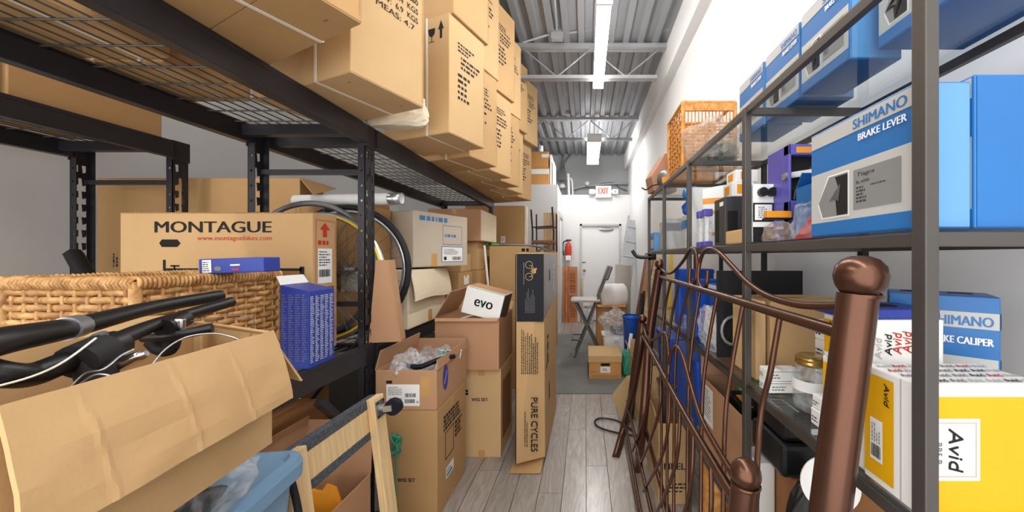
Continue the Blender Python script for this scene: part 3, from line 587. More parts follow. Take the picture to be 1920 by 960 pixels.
c = W(180, 662, .545)-o2; e = (W(220, 640, .58)-W(150, 672, .525)).normalized()
st = MB().tube([c-e*.03, c+e*.012], .026, 16).build('stem', 'blackmatte', h2); MB().tube([c-e*.01, c-e*.01+Vector((.02, .01, -.09))], .021, 14).build('stem_body', 'blackmatte', st)
MB().tube([c+e*.012, c+e*.034], .0225, 16).build('clamp', 'blackplastic', h2); k = MB().tube([c+e*.02+Vector((0, -.006, .012)), c+e*.02+Vector((0, -.012, .024))], .009, 12).build('clamp_bolt', 'steelgrey', h2)
g = W(330, 604, .69)-o2; MB().tube([g-e*.03, g+e*.018], .0175, 14).build('lever_clamp', 'blackplastic', h2); MB().box(-.02, -.008, -.011, .022, .008, .012, Matrix.Translation(g+Vector((.006, -.016, -.002))) @ Matrix.Rotation(.5, 4, 'Z')).build('lever_cover', 'chrome', h2, .005)
g2 = W(330, 632, .68)-o2; MB().tube(cr([g2+Vector((-.05, -.01, .0)), g2+Vector((0, -.01, .004)), g2+Vector((.05, .02, .014))], 5), [.008]*6+[.010]*5, 10).build('brake_lever', 'blackplastic', h2)
MB().tube(cr([W(x, y, .69)-o2 for x, y in ((285, 640), (300, 655), (318, 655), (325, 635))], 4), .012, 10).build('shifter_pod', 'blackmatte', h2)
g3 = W(225, 682, .56)-o2; MB().tube(cr([g3+Vector((-.03, -.01, -.012)), g3, g3+Vector((.028, .012, .014))], 5), [.005, .006, .008, .01, .011, .011, .01, .009, .009, .008, .005], 10).build('reflector', 'chrome', h2)
pr = Print(h2, W(262, 634, .625)-o2+Vector((0, -.012, 0)), e, (0, -.2, 1)); pr.lines(-.015, 0, .045, .006, 1, 'inkwhite', 4, 3, .8); pr.done()
for i, (lb, pts) in enumerate((('thin white brake cable crossing the near handlebar', [(-20, 728, .44), (60, 706, .455), (120, 678, .49), (180, 634, .53)]), ('silver brake cable arching above the open carton flap', [(280, 690, .6), (310, 655, .63), (350, 632, .66), (400, 625, .68), (435, 632, .69), (455, 642, .7)]),
        ('bundle-side silver cable looping under the stem', [(130, 728, .5), (160, 700, .51), (195, 692, .515), (225, 668, .54), (250, 655, .56)]), ('short silver cable curving out below the stem', [(140, 728, .505), (175, 704, .51), (200, 703, .515), (215, 712, .52)]),
        ('thin dark cable looping near the far corner of the open carton', [(345, 603, .7), (400, 596, .72), (455, 591, .74), (475, 600, .75), (475, 617, .75), (464, 636, .74)]))):
    tubething('brake_cable', lb, 'cable', [W(*p) for p in pts], .0016 if i != 4 else .0009, 'strap' if i in (0,) else ('alloy' if i != 4 else 'steelgrey'))
# tote with lid, on a carton
carton('plain carton on the floor carrying the blue tote', -1.06, -.76, .42, .95, 0, .42, 'card2')
tt = thing('storage_tote', 'pale blue plastic storage tote with a rounded rim beside the open carton', 'tote', (-.895, .72, .4215), 8); tw, td, thh = .30, .47, .40
def rr(w, d, r, z, n=5):
    pts = []
    for cx_, cy_, a0 in ((w/2-r, d/2-r, 0), (-w/2+r, d/2-r, 90), (-w/2+r, -d/2+r, 180), (w/2-r, -d/2+r, 270)):
        for i in range(n+1): a = math.radians(a0+90*i/n); pts.append((cx_+r*math.cos(a), cy_+r*math.sin(a), z))
    return pts
def loft(rings, mat, name, parent, cap0=True, cap1=True):
    m = MB(); n = len(rings[0]); v = [p for r in rings for p in r]; f = [(i*n+k, i*n+(k+1) % n, (i+1)*n+(k+1) % n, (i+1)*n+k) for i in range(len(rings)-1) for k in range(n)]
    m.add(v, f, False)
    if cap0: m.add(rings[0], [tuple(range(n))[::-1]])
    if cap1: m.add(rings[-1], [tuple(range(n))])
    return m.build(name, mat, parent)
loft([rr(tw-.08, td-.08, .03, 0), rr(tw-.03, td-.03, .04, thh-.05)], 'tote', 'body', tt)
ld = loft([rr(tw-.02, td-.02, .045, thh-.06), rr(tw+.01, td+.01, .05, thh-.055), rr(tw+.012, td+.012, .05, thh-.02), rr(tw, td, .05, thh-.004), rr(tw-.03, td-.03, .045, thh), rr(tw-.05, td-.05, .04, thh-.012)], 'tote', 'lid', tt)
MB().box(-.05, -td/2-.02, thh-.05, .05, -td/2+.01, thh-.02).build('latch', 'tote', tt, .004)
carton('flat brown carton between the blue tote lid and the open carton', -1.02, -.885, .42, .78, .824, .963, 'card2', tape=False)
crumple('crumpled clear plastic bag on the blue tote lid', (-.795, .70, .8235), (.05, .13, .13), 'film', 5, amp=.45, n=20)
crumple('black part wrapped inside the clear bag on the tote', (-.80, .68, .8235), (.03, .08, .05), 'blackplastic', 8, 'wrapped_part', 'bicycle part', .2)
# furniture dolly standing on end
dl = thing('furniture_dolly', 'wooden furniture dolly stood on end with carpeted cross boards and casters', 'dolly', (-.77, 1.22, .0), 0, rot=(0, math.radians(-7), math.radians(0)))
hh = .79
for y in (-.2, .2): MB().box(-.012, y-.035, 0, .018, y+.035, hh).build('rail', 'pine', dl, .003)
for z in (hh-.155, .05):
    cb = MB().box(-.042, -.225, z, -.013, .235, z+.15).build('cross_board', 'pine', dl, .003)
    MB().box(-.044, -.227, z+.118, -.010, .237, z+.153).build('carpet_strip', 'carpet', cb, .003); MB().box(-.044, -.227, z-.002, -.010, .237, z+.028).build('carpet_strip', 'carpet', cb, .003)
for y in (-.2, .2):
    for z in ((hh-.05, .05) if y > 0 else (.05,)):
        c = Vector((.019, y, z)); ca = MB().box(.018, y-.028, z-.034, .022, y+.028, z+.034).build('caster_plate', 'steelgrey', dl, .002)
        MB().cyl((.022, y, z), (.05, y, z), .016, 14).box(.04, y-.018, z-.012, .075, y-.014, z+.012).box(.04, y+.014, z-.012, .075, y+.018, z+.012).build('caster_fork', 'alloy', ca)
        MB().cyl((.075, y-.012, z), (.075, y+.012, z), .033, 18).build('wheel', 'navy', ca, .004)
        for a, b in ((-1, -1), (-1, 1), (1, -1), (1, 1)): MB().cyl((.022, y+a*.02, z+b*.026), (.025, y+a*.02, z+b*.026), .005, 8).build('bolt', 'blackplastic', ca)
MB().tube(cr([(.0, -.235, hh-.01), (.022, -.24, hh-.04), (.024, -.23, hh-.12), (.024, -.225, hh-.2)], 4), .01, 6).build('black_tie', 'blackmatte', dl)
# under the lower deck
th, dm = open_carton('open brown carton on the floor behind the wooden dolly', -1.24, -.93, 1.16, 1.5, 0, .42, 'cardpink', (('left', .26, -12), ('back', .22, 8)))
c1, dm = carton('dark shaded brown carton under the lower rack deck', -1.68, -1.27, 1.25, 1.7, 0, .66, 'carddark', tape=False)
th = thing('yellow_cutout', 'yellow plastic sheet sticking out of the open carton behind the dolly', 'plastic sheet', (-1.0, 1.34, .006)); MB().prism([(-.07, 0, 0), (.06, 0, 0), (.055, 0, .40), (.035, 0, .46), (.0, 0, .475), (-.02, 0, .445), (-.07, 0, .455)], (0, .008, 0)).build('sheet', 'orange', th, .002); MB().box(-.05, -.002, .05, .04, 0, .09).build('label', 'yellow', th)
th = thing('board', 'dark brown board leaning under the lower rack deck', 'board', (-1.45, 1.1, 0), 0, rot=(math.radians(6), 0, math.radians(20))); MB().box(-.15, 0, 0, .15, .012, .72).build('panel', 'brownwood', th); MB().box(-.15, -.003, .69, .15, 0, .72).build('edge', 'brownwood', th)
carton('small tan carton on top of the shaded carton under the rack', -1.6, -1.4, 1.32, 1.6, .66, .76, 'card')
m = MB(); r = random.Random(4)
pts = [Vector((math.cos(t*1.7)*.022+r.uniform(-.005, .005), math.sin(t*1.1)*.015, .05*math.sin(t*.9))) for t in range(26)]
pts.append(Vector((.0, 0, -.2))); pts.append(Vector((.01, -.005, -W(742, 834, 1.755).z+.004)))
tag(m.tube(cr(pts, 4), .0035, 5).build('cord_bundle', 'teal', None, 0, W(742, 834, 1.755)), 'tangled green cord bundle hanging against the tall carton', 'cord')
# ================================================================== AISLE CARTON STACKS
th, dm = carton('tall kraft carton on the floor carrying the labelled open box', -1.03, -.762, 1.78, 2.2, 0, .57, 'card2', flapdir='x')
pr = face(th, dm, 'front'); pr.text('WSS SET', .065, .2, .09, .02, 'ink', 1, .001); pr.done()
pr = face(th, dm, 'right'); pr.ring(.1, .25, .22, .4, .006, 'ink'); pr.lines(.08, .41, .34, .5, 4, 'ink', 1, 5, .7); pr.lines(.24, .3, .36, .4, 4, 'ink', 1, 6, .7); pr.rect(.11, .14, .22, .2, 'paper', 0); pr.rect(.12, .15, .2, .165, 'inkblue', 2); pr.lines(.12, .17, .2, .19, 2, 'ink', 2); pr.done()
ob, dm = open_carton('open kraft box with a white shipping label, full of bagged parts', -1.075, -.762, 1.775, 2.22, .5725, .774, 'cardpink', (('left', .1, -12), ('back', .06, 0), ('right', .05, -6)))
pr = face(ob, dm, 'front'); pr.rect(.055, .02, .225, .13, 'paper', 0); pr.lines(.065, .075, .14, .12, 5, 'inkgrey', 2, 4, .4); pr.barcode(.07, .03, .135, .06); pr.barcode(.15, .035, .2, .055, seed=6); pr.barcode(.15, .065, .205, .085, seed=8); pr.ring(.21, .035, .22, .045, .002, 'ink', 2); pr.rect(.055, .135, .085, .15, 'ink', 1); pr.rect(.23, .07, .28, .17, 'tape', 0); pr.done()
pr = face(ob, dm, 'right'); pts = [(.11+.035*math.sin(t), .13+.07*math.cos(t)) for t in [i*math.pi/8 for i in range(16)]]; pr.poly(pts, 'bluedeep', 1); pr.poly([(.09, .1), (.094, .097), (.13, .16), (.126, .163)], 'inkwhite', 2); pr.rect(.04, .16, .07, .2, 'tape', 0); pr.done()
crumple('crumpled clear bag filling the labelled open box', (-.97, 1.9, .66), (.085, .1, .17), 'filmlight', 11, amp=.45, n=16)
crumple('clear plastic bag at the back of the labelled open box', (-.9, 2.05, .66), (.1, .09, .15), 'film', 12, amp=.45, n=16)
tubething('brake_lever_set', 'dark blue-black brake lever lying on the bags in the open box', 'bicycle part', [W(758, 684, 1.84), W(785, 688, 1.84), W(808, 680, 1.86), W(832, 671, 1.92), W(852, 668, 1.97)], .014, 'navy')
th = thing('pedal', 'rounded black part at the front lip of the labelled open box', 'bicycle part', W(800, 706, 1.81)-Vector((0, 0, .04))); MB().ball((0, 0, .035), .03, 14).build('cap', 'navy', th); MB().cyl((-.03, 0, .03), (-.05, 0, .055), .018, 12).build('barrel', 'navy', th)
for i in range(3):
    c = W(823+i*14, 668, 2.1); th = thing('patch_pack', ['left', 'middle', 'right'][i] and 'white and teal retail pack upright in the labelled open box', 'retail pack', (c.x, 2.08+.006*i, .66), 0, 'teal retail packs in the open box', rot=(math.radians(-8), math.radians(10), 0)); MB().box(-.022, -.006, 0, .022, .006, .135).build('pack', 'paper', th, .002)
    MB().prism([(-.02, -.0075, .1), (.02, -.0075, .115), (.02, -.0075, .132), (-.02, -.0075, .128)], (0, .001, 0)).build('colour_band', 'teal', th)
# second stack
th, dm = carton('kraft carton on the floor under the box that holds the evo package', -.83, -.572, 2.34, 2.7, 0, .6, 'card3', flapdir='y')
pr = face(th, dm, 'front'); pr.text('WSS SET', .06, .38, .11, .022, 'ink', 1, .001); pr.lines(.02, .42, .06, .46, 2, 'ink', 1, 3, .8); pr.done()
pr = face(th, dm, 'right'); pr.lines(.08, .22, .2, .3, 2, 'inkblue', 1, 4, .6); pr.rect(.05, .1, .3, .5, 'carddark', 0); pr.done()
ec, dm = open_carton('open brown carton with raised flaps holding the white evo package', -1.0, -.575, 2.3, 2.72, .6025, .947, 'cardpink', (('left', .2, -30), ('back', .1, 60), ('front', .03, 120)))
pr = face(ec, dm, 'right'); pr.rect(.19, 0, .23, .03, 'tape'); pr.done()
tag(MB().prism([(0, 0, 0), (.1, .02, .03), (.1, .28, .03), (0, .26, 0)], (0, 0, .01)).build('card_sheet', 'paper', None, 0, (-.86, 2.36, .925)), 'white sheet of card lying in the mouth of the open brown carton', 'sheet')
ev = thing('evo_package', 'tilted white carton printed evo lying on the open brown carton', 'package', W(864, 585, 2.34), 0, rot=(math.radians(0), math.radians(14), math.radians(-3)))
ew, ed, eh = .265, .2, .185; MB().box(0, 0, 0, ew, ed, eh).build('body', 'paper', ev, .003)
pr = Print(ev, (0, 0, 0), (1, 0, 0), (0, 0, 1)); 
for off in (0, .0012): pr.text('evo', .075+off, .065, .125, .048, 'navy', 1, .0015)
pr.poly([(.118, .1), (.124, .1), (.134, .067), (.128, .067)], 'green', 2); pr.rect(0, eh-.004, ew, eh, 'green', 0); pr.done('lettering')
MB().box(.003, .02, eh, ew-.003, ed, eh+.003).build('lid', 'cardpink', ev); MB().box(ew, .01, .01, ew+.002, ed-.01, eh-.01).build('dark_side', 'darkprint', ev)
# bike box "PURE CYCLES"
px0, px1, py0, py1, ph = -.437, -.263, 2.18, 3.1, 1.382
pc = thing('bike_carton', 'tall narrow kraft bike carton with dark printed top, lettered PURE CYCLES', 'carton', ((px0+px1)/2, (py0+py1)/2, 0)); w, d = px1-px0, py1-py0
MB().quad8([(-w/2, -d/2, .05), (w/2, -d/2+.08, .05), (w/2, d/2, .0), (-w/2, d/2, .0)], [(-w/2, -d/2, ph-.004), (w/2, -d/2, ph), (w/2, d/2, ph), (-w/2, d/2, ph)]).build('body', 'card', pc, .004)
MB().sheet((-w/2-.04, -d/2-.02, .004), (w/2-.02, -d/2-.02, .004), (w/2-.01, -d/2+.12, .03), (-w/2-.02, -d/2+.12, .03), .004).build('bottom_flap', 'card2', pc)
MB().box(-w/2-.006, -d/2+.004, .05, -w/2-.0005, -d/2+.03, ph-.01).build('open_edge', 'inside', pc)
pr = Print(pc, (-w/2, -d/2-.0005, 0), (w, 0, 0), (0, 0, 1)); zc = ph-.435
pr.rect(.004, zc, w-.001, ph-.008, 'navy', 0)
def spin(u, v, r, t, n=14):
    for i in range(n):
        a, b = 2*math.pi*i/n, 2*math.pi*(i+1)/n; pr.poly([(u+r*math.cos(a), v+r*math.sin(a)), (u+r*math.cos(b), v+r*math.sin(b)), (u+(r-t)*math.cos(b), v+(r-t)*math.sin(b)), (u+(r-t)*math.cos(a), v+(r-t)*math.sin(a))], 'card', 2)
spin(.082, ph-.078, .024, .003); spin(.082, ph-.152, .024, .003)
for a, b, c, e in ((.082, ph-.08, .1, ph-.083), (.098, ph-.078, .101, ph-.155), (.082, ph-.15, .1, ph-.153), (.1, ph-.1, .125, ph-.13), (.09, ph-.115, .105, ph-.12), (.125, ph-.095, .13, ph-.11), (.108, ph-.09, .111, ph-.14)): pr.rect(a, e, c, b, 'card', 2)
pr.lines(.045, ph-.2, .052, ph-.06, 1, 'inkgrey', 2, 2, .8, True); pr.lines(.055, ph-.38, .12, ph-.22, 7, 'inkgrey', 2, 3, .35, True)
pr.lines(.03, zc-.33, .14, zc-.04, 9, 'ink', 1, 7, .45, True)
pr.text('PURE CYCLES', .095, .47, .34, .04, 'ink', 1, .002, -90); pr.lines(.05, .16, .075, .4, 2, 'ink', 1, 8, .4, True); pr.done()
pr = Print(pc, (w/2+.0008, -d/2, 0), (0, 1, 0), (0, 0, 1)); pr.poly([(.002, ph-.42), (d-.002, ph-.36), (d-.002, ph-.006), (.002, ph-.006)], 'silverprint', 0)
pr.rect(.3, ph-.2, .36, ph-.12, 'ink', 2); pr.lines(.62, ph-.3, .68, ph-.08, 1, 'inkwhite', 2, 2, .7, True); pr.lines(.18, .62, .26, .92, 1, 'ink', 1, 3, .8, True); pr.rect(.3, .33, .34, .46, 'ink', 1); pr.rect(.14, .6, .17, .64, 'ink', 1); pr.done()
# ================================================================== LOWER RACK DECK, FAR BAY
def wheel(label, c, r, y, rimmat, tire, rimw=.02, stripe=None, rz=0):
    th = thing('bicycle_wheel', label, 'wheel', (c[0], y, c[1]-r), rz); n = 48
    circ = lambda R, yy=0: [(R*math.cos(2*math.pi*i/n), yy, r+R*math.sin(2*math.pi*i/n)) for i in range(n)]
    if tire: t = MB().tube(circ(r-.018), .018, 10, True).build('tire', 'rubber', th)
    rr_ = r-.04 if tire else r-.012
    MB().tube(circ(rr_), .012, 8, True, flat=(1.3, .9)).build('rim', rimmat, th)
    if stripe: MB().tube(circ(rr_-.003, -.013), .006, 6, True).build('rim_stripe', stripe, th)
    MB().cyl((0, -.04, r), (0, .04, r), .018, 12).cyl((0, -.03, r), (0, -.026, r), .03, 14).cyl((0, .026, r), (0, .03, r), .03, 14).build('hub', 'alloy', th)
    m = MB()
    for i in range(28):
        a = 2*math.pi*i/28; b = a+(.5 if i % 2 else -.5); s = .027 if (i//2) % 2 else -.027; m.tube([(.028*math.cos(b), s, r+.028*math.sin(b)), (rr_*math.cos(a), 0, r+rr_*math.sin(a))], .0013, 4)
    m.build('spokes', 'steelgrey', th); return th
zdk = ZB-.0055
wheel('bicycle wheel with yellow striped rim behind the perforated upright', (-1.41, zdk+.345), .345, 1.85, 'alloy', False, stripe='yellow')
wheel('bare grey bicycle wheel behind the branded carton', (-1.54, zdk+.382), .382, 1.935, 'steelgrey', False)
wheel('bicycle wheel with knobbly black tire beside the loose cardboard sheet', (-1.40, zdk+.38), .38, 2.03, 'alloy', True)
th = thing('cardboard_sheet', 'loose folded cardboard sheet standing at the edge of the rack deck', 'cardboard', (-1.09, 1.80, ZD))
MB().sheet((-.035, 0, 0), (.115, .02, .002), (.045, .03, .43), (-.01, .02, .43), .004).build('front_panel', 'cardpink', th); MB().sheet((.115, .02, .002), (.10, .1, .002), (.04, .1, .43), (.045, .03, .43), .004).build('side_panel', 'cardpink', th)
# flap-draped carton and the grey carton on it
th, dm = carton('cream carton with an untidy flap drooping over its aisle side', -1.5, -1.085, 2.12, 2.68, ZD, 1.27, 'cardcream', flapdir='y')
pr = face(th, dm, 'right'); pr.lines(.25, .17, .38, .25, 3, 'inkgrey', 1, 3, .5); pr.rect(.27, .0, .33, .08, 'tape'); pr.done()
m = MB(); v = []
for j in range(7):
    for i in range(13):
        s, t = i/12, j/6; v.append((dm[0]/2+.006+.035*math.sin(t*1.6)+.006*math.sin(s*7), -dm[1]/2+.0+s*dm[1]*1.0, dm[2]-t*.19+.01*math.sin(s*5)*t))
m.add(v, [(j*13+i, j*13+i+1, (j+1)*13+i+1, (j+1)*13+i) for j in range(6) for i in range(12)]); o = m.build('drooping_flap', 'cardcream', th); q = o.modifiers.new('s', 'SOLIDIFY'); q.thickness = .004
th, dm = carton('grey-brown carton with blue print and a shipping label, perched on the cream carton', -1.46, -1.02, 2.36, 2.86, 1.285, 1.665, 'cardgrey', -24, flapdir='y')
pr = face(th, dm, 'right'); pr.lines(.05, dm[2]-.065, .33, dm[2]-.025, 1, 'inkblue', 1, 6, .8); pr.ring(.25, .16, .44, .3, .003, 'inkblue'); pr.lines(.27, .21, .43, .24, 1, 'inkblue', 1, 7, .7); pr.rect(.24, .03, .45, .145, 'inkblue', 0); pr.rect(.245, .035, .445, .14, 'paper', 1); pr.barcode(.34, .045, .43, .07, 2); pr.lines(.26, .085, .42, .13, 4, 'ink', 2, 4, .4); pr.rect(.26, .045, .285, .07, 'ink', 2); pr.rect(.15, 0, .2, .09, 'tape'); pr.done()
pr = face(th, dm, 'front'); pr.rect(.02, dm[2]-.08, .16, dm[2]-.03, 'inkblue'); pr.lines(.03, dm[2]-.07, .14, dm[2]-.04, 1, 'cardgrey', 2, 3, .6); pr.done()
# stacks deeper in the bay
L = [('kraft carton under the white-sided carton at the end of the deck', -1.5, -1.03, 3.32, 3.92, ZD, 1.22, 'card2'), ('second kraft carton below the white-sided carton', -1.48, -1.05, 3.35, 3.9, 1.222, 1.5, 'card'),
     ('brown carton with one whitened side on top of the far stack', -1.5, -1.0, 3.3, 3.88, 1.502, 1.81, 'cardpink'), ('kraft carton between the cream carton and the far stack', -1.45, -1.06, 2.9, 3.25, ZD, 1.22, 'card2'),
     ('kraft carton deep on the deck behind the grey-brown carton', -1.71, -1.53, 2.2, 2.7, ZD, 1.35, 'card2'), ('kraft carton high up behind the paper tube', -1.64, -1.3, 2.42, 2.6, 1.70, 1.88, 'card'), ('carton stacked behind the tire, deep on the deck', -1.7, -1.55, 2.2, 2.68, 1.352, 1.69, 'card'),
     ('small kraft carton on the middle of the far deck stack', -1.45, -1.06, 2.95, 3.2, 1.222, 1.38, 'card')]
for lb, a, b, c, e, z0, z1, mt in L:
    if 'high up' in lb: continue
    th, dm = carton(lb, a, b, c, e, z0, z1, mt)
    if 'whitened' in lb: MB().box(dm[0]/2, -dm[1]/2+.01, .01, dm[0]/2+.003, dm[1]/2-.01, dm[2]-.01).build('white_panel', 'cardcream', th)
    if 'between' in lb: pr = face(th, dm, 'right'); pr.rect(.12, .2, .25, .28, 'paper'); pr.done()
th, dm = open_carton('open carton with an upright flap behind the paper tube', -1.52, -1.33, 2.08, 2.36, 1.28, 1.62, 'card2', (('right', .05, 10), ('back', .1, 0)))
pt = thing('paper_tube', 'long white paper mailing tube above the bicycle wheels', 'tube', (-1.78, 2.13, 1.70), 0, rot=(0, math.radians(90), math.radians(-6)))
MB().lathe([(.0, 0), (.034, 0), (.034, .69), (.028, .69), (.028, .6), (.0, .6)], 24).build('tube', 'paper', pt); MB().lathe([(.036, .62), (.036, .695), (.03, .695)], 24).build('end_cap', 'alloy', pt)
carton('flat carton supporting the paper tube', -1.71, -1.53, 2.075, 2.19, ZD, 1.665, 'card2', tape=False)
crumple('white plastic bag stuffed behind the tire on the rack deck', (-1.36, 2.1, 1.141), (.1, .05, .12), 'filmlight', 21, n=12)
carton('small carton under the white bag behind the tire', -1.5, -1.2, 2.075, 2.115, ZD, 1.14, 'card2', tape=False)
# ================================================================== FAR LEFT OF AISLE
th, dm = carton('tall upright kraft carton with a white label beyond the rack end', -1.65, -.85, 4.75, 4.95, 0, 2.05, 'card2', flapdir='x', tape=False)
pr = face(th, dm, 'front'); pr.rect(.49, 1.36+.18, .55, 1.36+.27, 'paper'); pr.lines(.5, 1.56, .54, 1.62, 4, 'inkgrey', 2); pr.poly([(.575+.03*math.cos(t), 1.44+.035*math.sin(t)) for t in [i*.5 for i in range(12)]], 'paper', 0); pr.done()
tag(MB().box(-.845, 4.78, 0, -.815, 4.9, 2.05).build('foam_board', 'cream', None, .003), 'cream foam board edge standing beside the tall kraft carton', 'board')
th, dm = carton('kraft carton on the floor stack between the evo package and the folded chair', -.985, -.585, 3.55, 4.1, .722, 1.46, 'card', flapdir='y')
pr = face(th, dm, 'front'); pr.lines(.33, .68, .45, .72, 1, 'ink', 1, 3, .8); pr.done()
carton('kraft carton beneath, on the floor behind the bike carton', -.985, -.6, 3.55, 4.1, 0, .72, 'card2')
tubething('metal_pole', 'grey metal pole lying along the top of the kraft carton', 'pole', [(-1.04, 3.68, 1.482), (-.83, 3.7, 1.482), (-.62, 3.75, 1.475), (-.5, 3.85, 1.46)], .013, 'steelgrey')
tubething('white_pole', 'thin white pole leaning on the cartons at the end of the rack', 'pole', [W(915, 535, 3.45), W(908, 460, 3.45)], .012, 'whitepaint', False)
th = thing('green_strap', 'green and black strap draped at the rack end', 'strap', W(905, 458, 3.6)); MB().box(0, 0, -.01, .16, .03, .01).build('webbing', 'green', th); MB().box(.06, -.002, -.012, .09, .032, .012).build('buckle', 'blackplastic', th)
# stack of stuff carrying the upturned chair in front of the office wall
carton('kraft carton stack base in front of the office wall', -.86, -.44, 5.0, 5.5, 0, .8, 'card2'); carton('kraft carton under the upturned chair', -.86, -.44, 5.0, 5.5, .802, 1.42, 'card')
uc = thing('metal_chair', 'dark metal chair frame with a brown seat standing on the cartons', 'chair', (-.62, 5.2, 1.42)); hw = .16
for x, zt in ((-.16, .62), (.15, .66)): MB().tube([(x, -.12, .02), (x-.0, -.1, .3), (x-.02, -.12, zt)], .013, 8).build('front_post', 'shelfdark', uc)
for x in (-.13, .18): MB().tube([(x, .12, 0), (x-.005, .12, .58)], .011, 8).build('back_post', 'shelfdark', uc)
MB().tube([(-.16, -.12, .36), (.15, -.12, .38)], .01, 8).build('rail', 'shelfdark', uc); MB().tube([(-.15, .12, .36), (.17, .12, .38)], .01, 8).build('rail', 'shelfdark', uc)
MB().box(-.17, -.14, .12, .17, .14, .17).build('seat', 'brownwood', uc, .01)
MB().tube([(-.1, -.13, .0), (.12, -.13, .12)], .014, 8).build('leg', 'steelgrey', uc); MB().tube([(.1, -.13, .0), (-.1, -.13, .1)], .014, 8).build('leg', 'steelgrey', uc)
for i in range(5):
    tag(MB().box(-.02, 0, 0, .02, .02, .62).build('wood_stick', 'pine', None, .002, (-.64+i*.045, 5.44, 1.422)), 'light wooden slat standing upright behind the dark chair frame', 'slat', 'wooden slats behind the chair')
# cartons on the office roof
th, dm = carton('taped kraft carton on the roof of the white office', -1.15, -.66, 6.3, 6.8, HB_-.01, HB_+.33, 'cardorange', flapdir='x')
pr = face(th, dm, 'front'); pr.rect(0, .22, .49, .31, 'paper'); pr.done()
th, dm = carton('upper kraft carton with white tape on the office roof stack', -1.15, -.68, 6.3, 6.75, HB_+.332, HB_+.62, 'cardorange', flapdir='x')
pr = face(th, dm, 'front'); pr.rect(.35, .18, .47, .24, 'paper'); pr.done()
for i in range(2): tag(MB().box(0, 0, 0, .03, .4, .58-i*.12).build('foam_board', 'whitepaint', None, .003, (-.65+i*.045, 6.32+.02*i, HB_-.01)), ['taller white panel standing beside the cartons on the office roof', 'shorter white panel at the edge of the office roof'][i], 'panel')
tag(MB().lathe([(.001, 0), (.045, 0), (.045, .16), (.02, .17), (.001, .17)], 16).build('white_can', 'whitepaint', None, 0, (-.84, 6.5, HB_+.622)), 'white cylinder standing on top of the office roof cartons', 'canister')
# ================================================================== FAR END OF AISLE
p = W(1066, 470, 7.2); fe = thing('fire_extinguisher', 'red fire extinguisher hanging on the white wall left of the door', 'fire extinguisher', (p.x, 7.17, p.z-.2))
MB().lathe([(.001, 0), (.06, 0), (.066, .02), (.066, .28), (.05, .34), (.02, .37), (.02, .4), (.001, .4)], 18).build('cylinder', 'red', fe); MB().box(-.05, -.02, .4, .06, .02, .43).build('handle', 'blackplastic', fe, .004); MB().tube(cr([(-.02, 0, .4), (-.1, 0, .38), (-.12, 0, .25), (-.1, 0, .1)], 4), .012, 8).build('hose', 'blackmatte', fe); MB().box(-.055, -.07, .0, .055, -.05, .1).build('instruction_label', 'paper', fe); MB().box(-.02, .04, .1, .02, .08, .3).build('wall_bracket', 'steelgrey', fe)
# louvred bifold
bd = thing('louvred_door', 'folded orange-brown louvred wooden door leaning by the extinguisher', 'louvred door', (-.37, 7.1, 0), 0, rot=(math.radians(-3), 0, 0)); hh = 1.14
def louv(x0, x1, y):
    for a, b in ((x0, x0+.04), (x1-.04, x1)): MB().box(a, y, 0, b, y+.03, hh).build('stile', 'oakdoor', bd, .002)
    for z0, z1 in ((0, .08), (hh*.5-.03, hh*.5+.03), (hh-.06, hh)): MB().box(x0+.04, y, z0, x1-.04, y+.03, z1).build('rail', 'oakdoor', bd, .002)
    z = .1
    while z < hh-.08:
        if abs(z-hh*.5) > .05: MB().box(-(x1-x0)/2+.04, -.017, -.003, (x1-x0)/2-.04, .017, .003, Matrix.Translation(((x0+x1)/2, y+.015, z)) @ Matrix.Rotation(math.radians(45), 4, 'X')).build('louvre_slat', 'oakdoor', bd)
        z += .034
louv(-.1, .0, -.03); louv(.005, .2, 0)
tubething('broom_handle', 'pale wooden pole leaning in front of the white door', 'pole', [(-.06, 7.0, .01), (-.075, 7.13, .9)], .022, 'pine', False)
th = thing('glass_bin', 'small grey wire bin on the floor by the white door', 'bin', (.08, 6.95, 0)); MB().lathe([(.001, .004), (.09, .004), (.11, .34), (.1, .34), (.08, .012), (.001, .012)], 18).build('bucket', 'film', th); MB().lathe([(.11, .33), (.116, .34), (.11, .35), (.105, .34), (.11, .33)], 18).build('rim', 'steelgrey', th)
# ladder
ld = thing('ladder', 'aluminium ladder with red caps leaning against the right wall', 'ladder', (.55, 6.2, 0), 0, rot=(math.radians(-8), math.radians(10), 0))
for y in (-.02,):
    for x in (-.11, .11): MB().box(x-.015, -.035, 0, x+.015, .035, 2.1).build('side_rail', 'alloy', ld, .003); MB().box(x-.02, -.04, 2.1, x+.02, .04, 2.15).build('cap', 'red' if x > 0 else 'alloy', ld, .004)
for i in range(7): MB().box(-.1, -.03, .25+i*.28, .1, .03, .275+i*.28).build('rung', 'alloy', ld, .003)
MB().box(-.09, .005, 0, .09, .02, 2.08).build('back_channel', 'alloy', ld)
# grey form tube
th = thing('card_tube', 'wide grey cardboard tube standing by the white roll', 'tube', (.585, 5.62, 0), 0, rot=(math.radians(2), math.radians(1), 0)); MB().lathe([(.13, 0), (.13, 1.22), (.122, 1.22), (.122, .0), (.13, 0)], 32).build('tube', 'greytube', th)
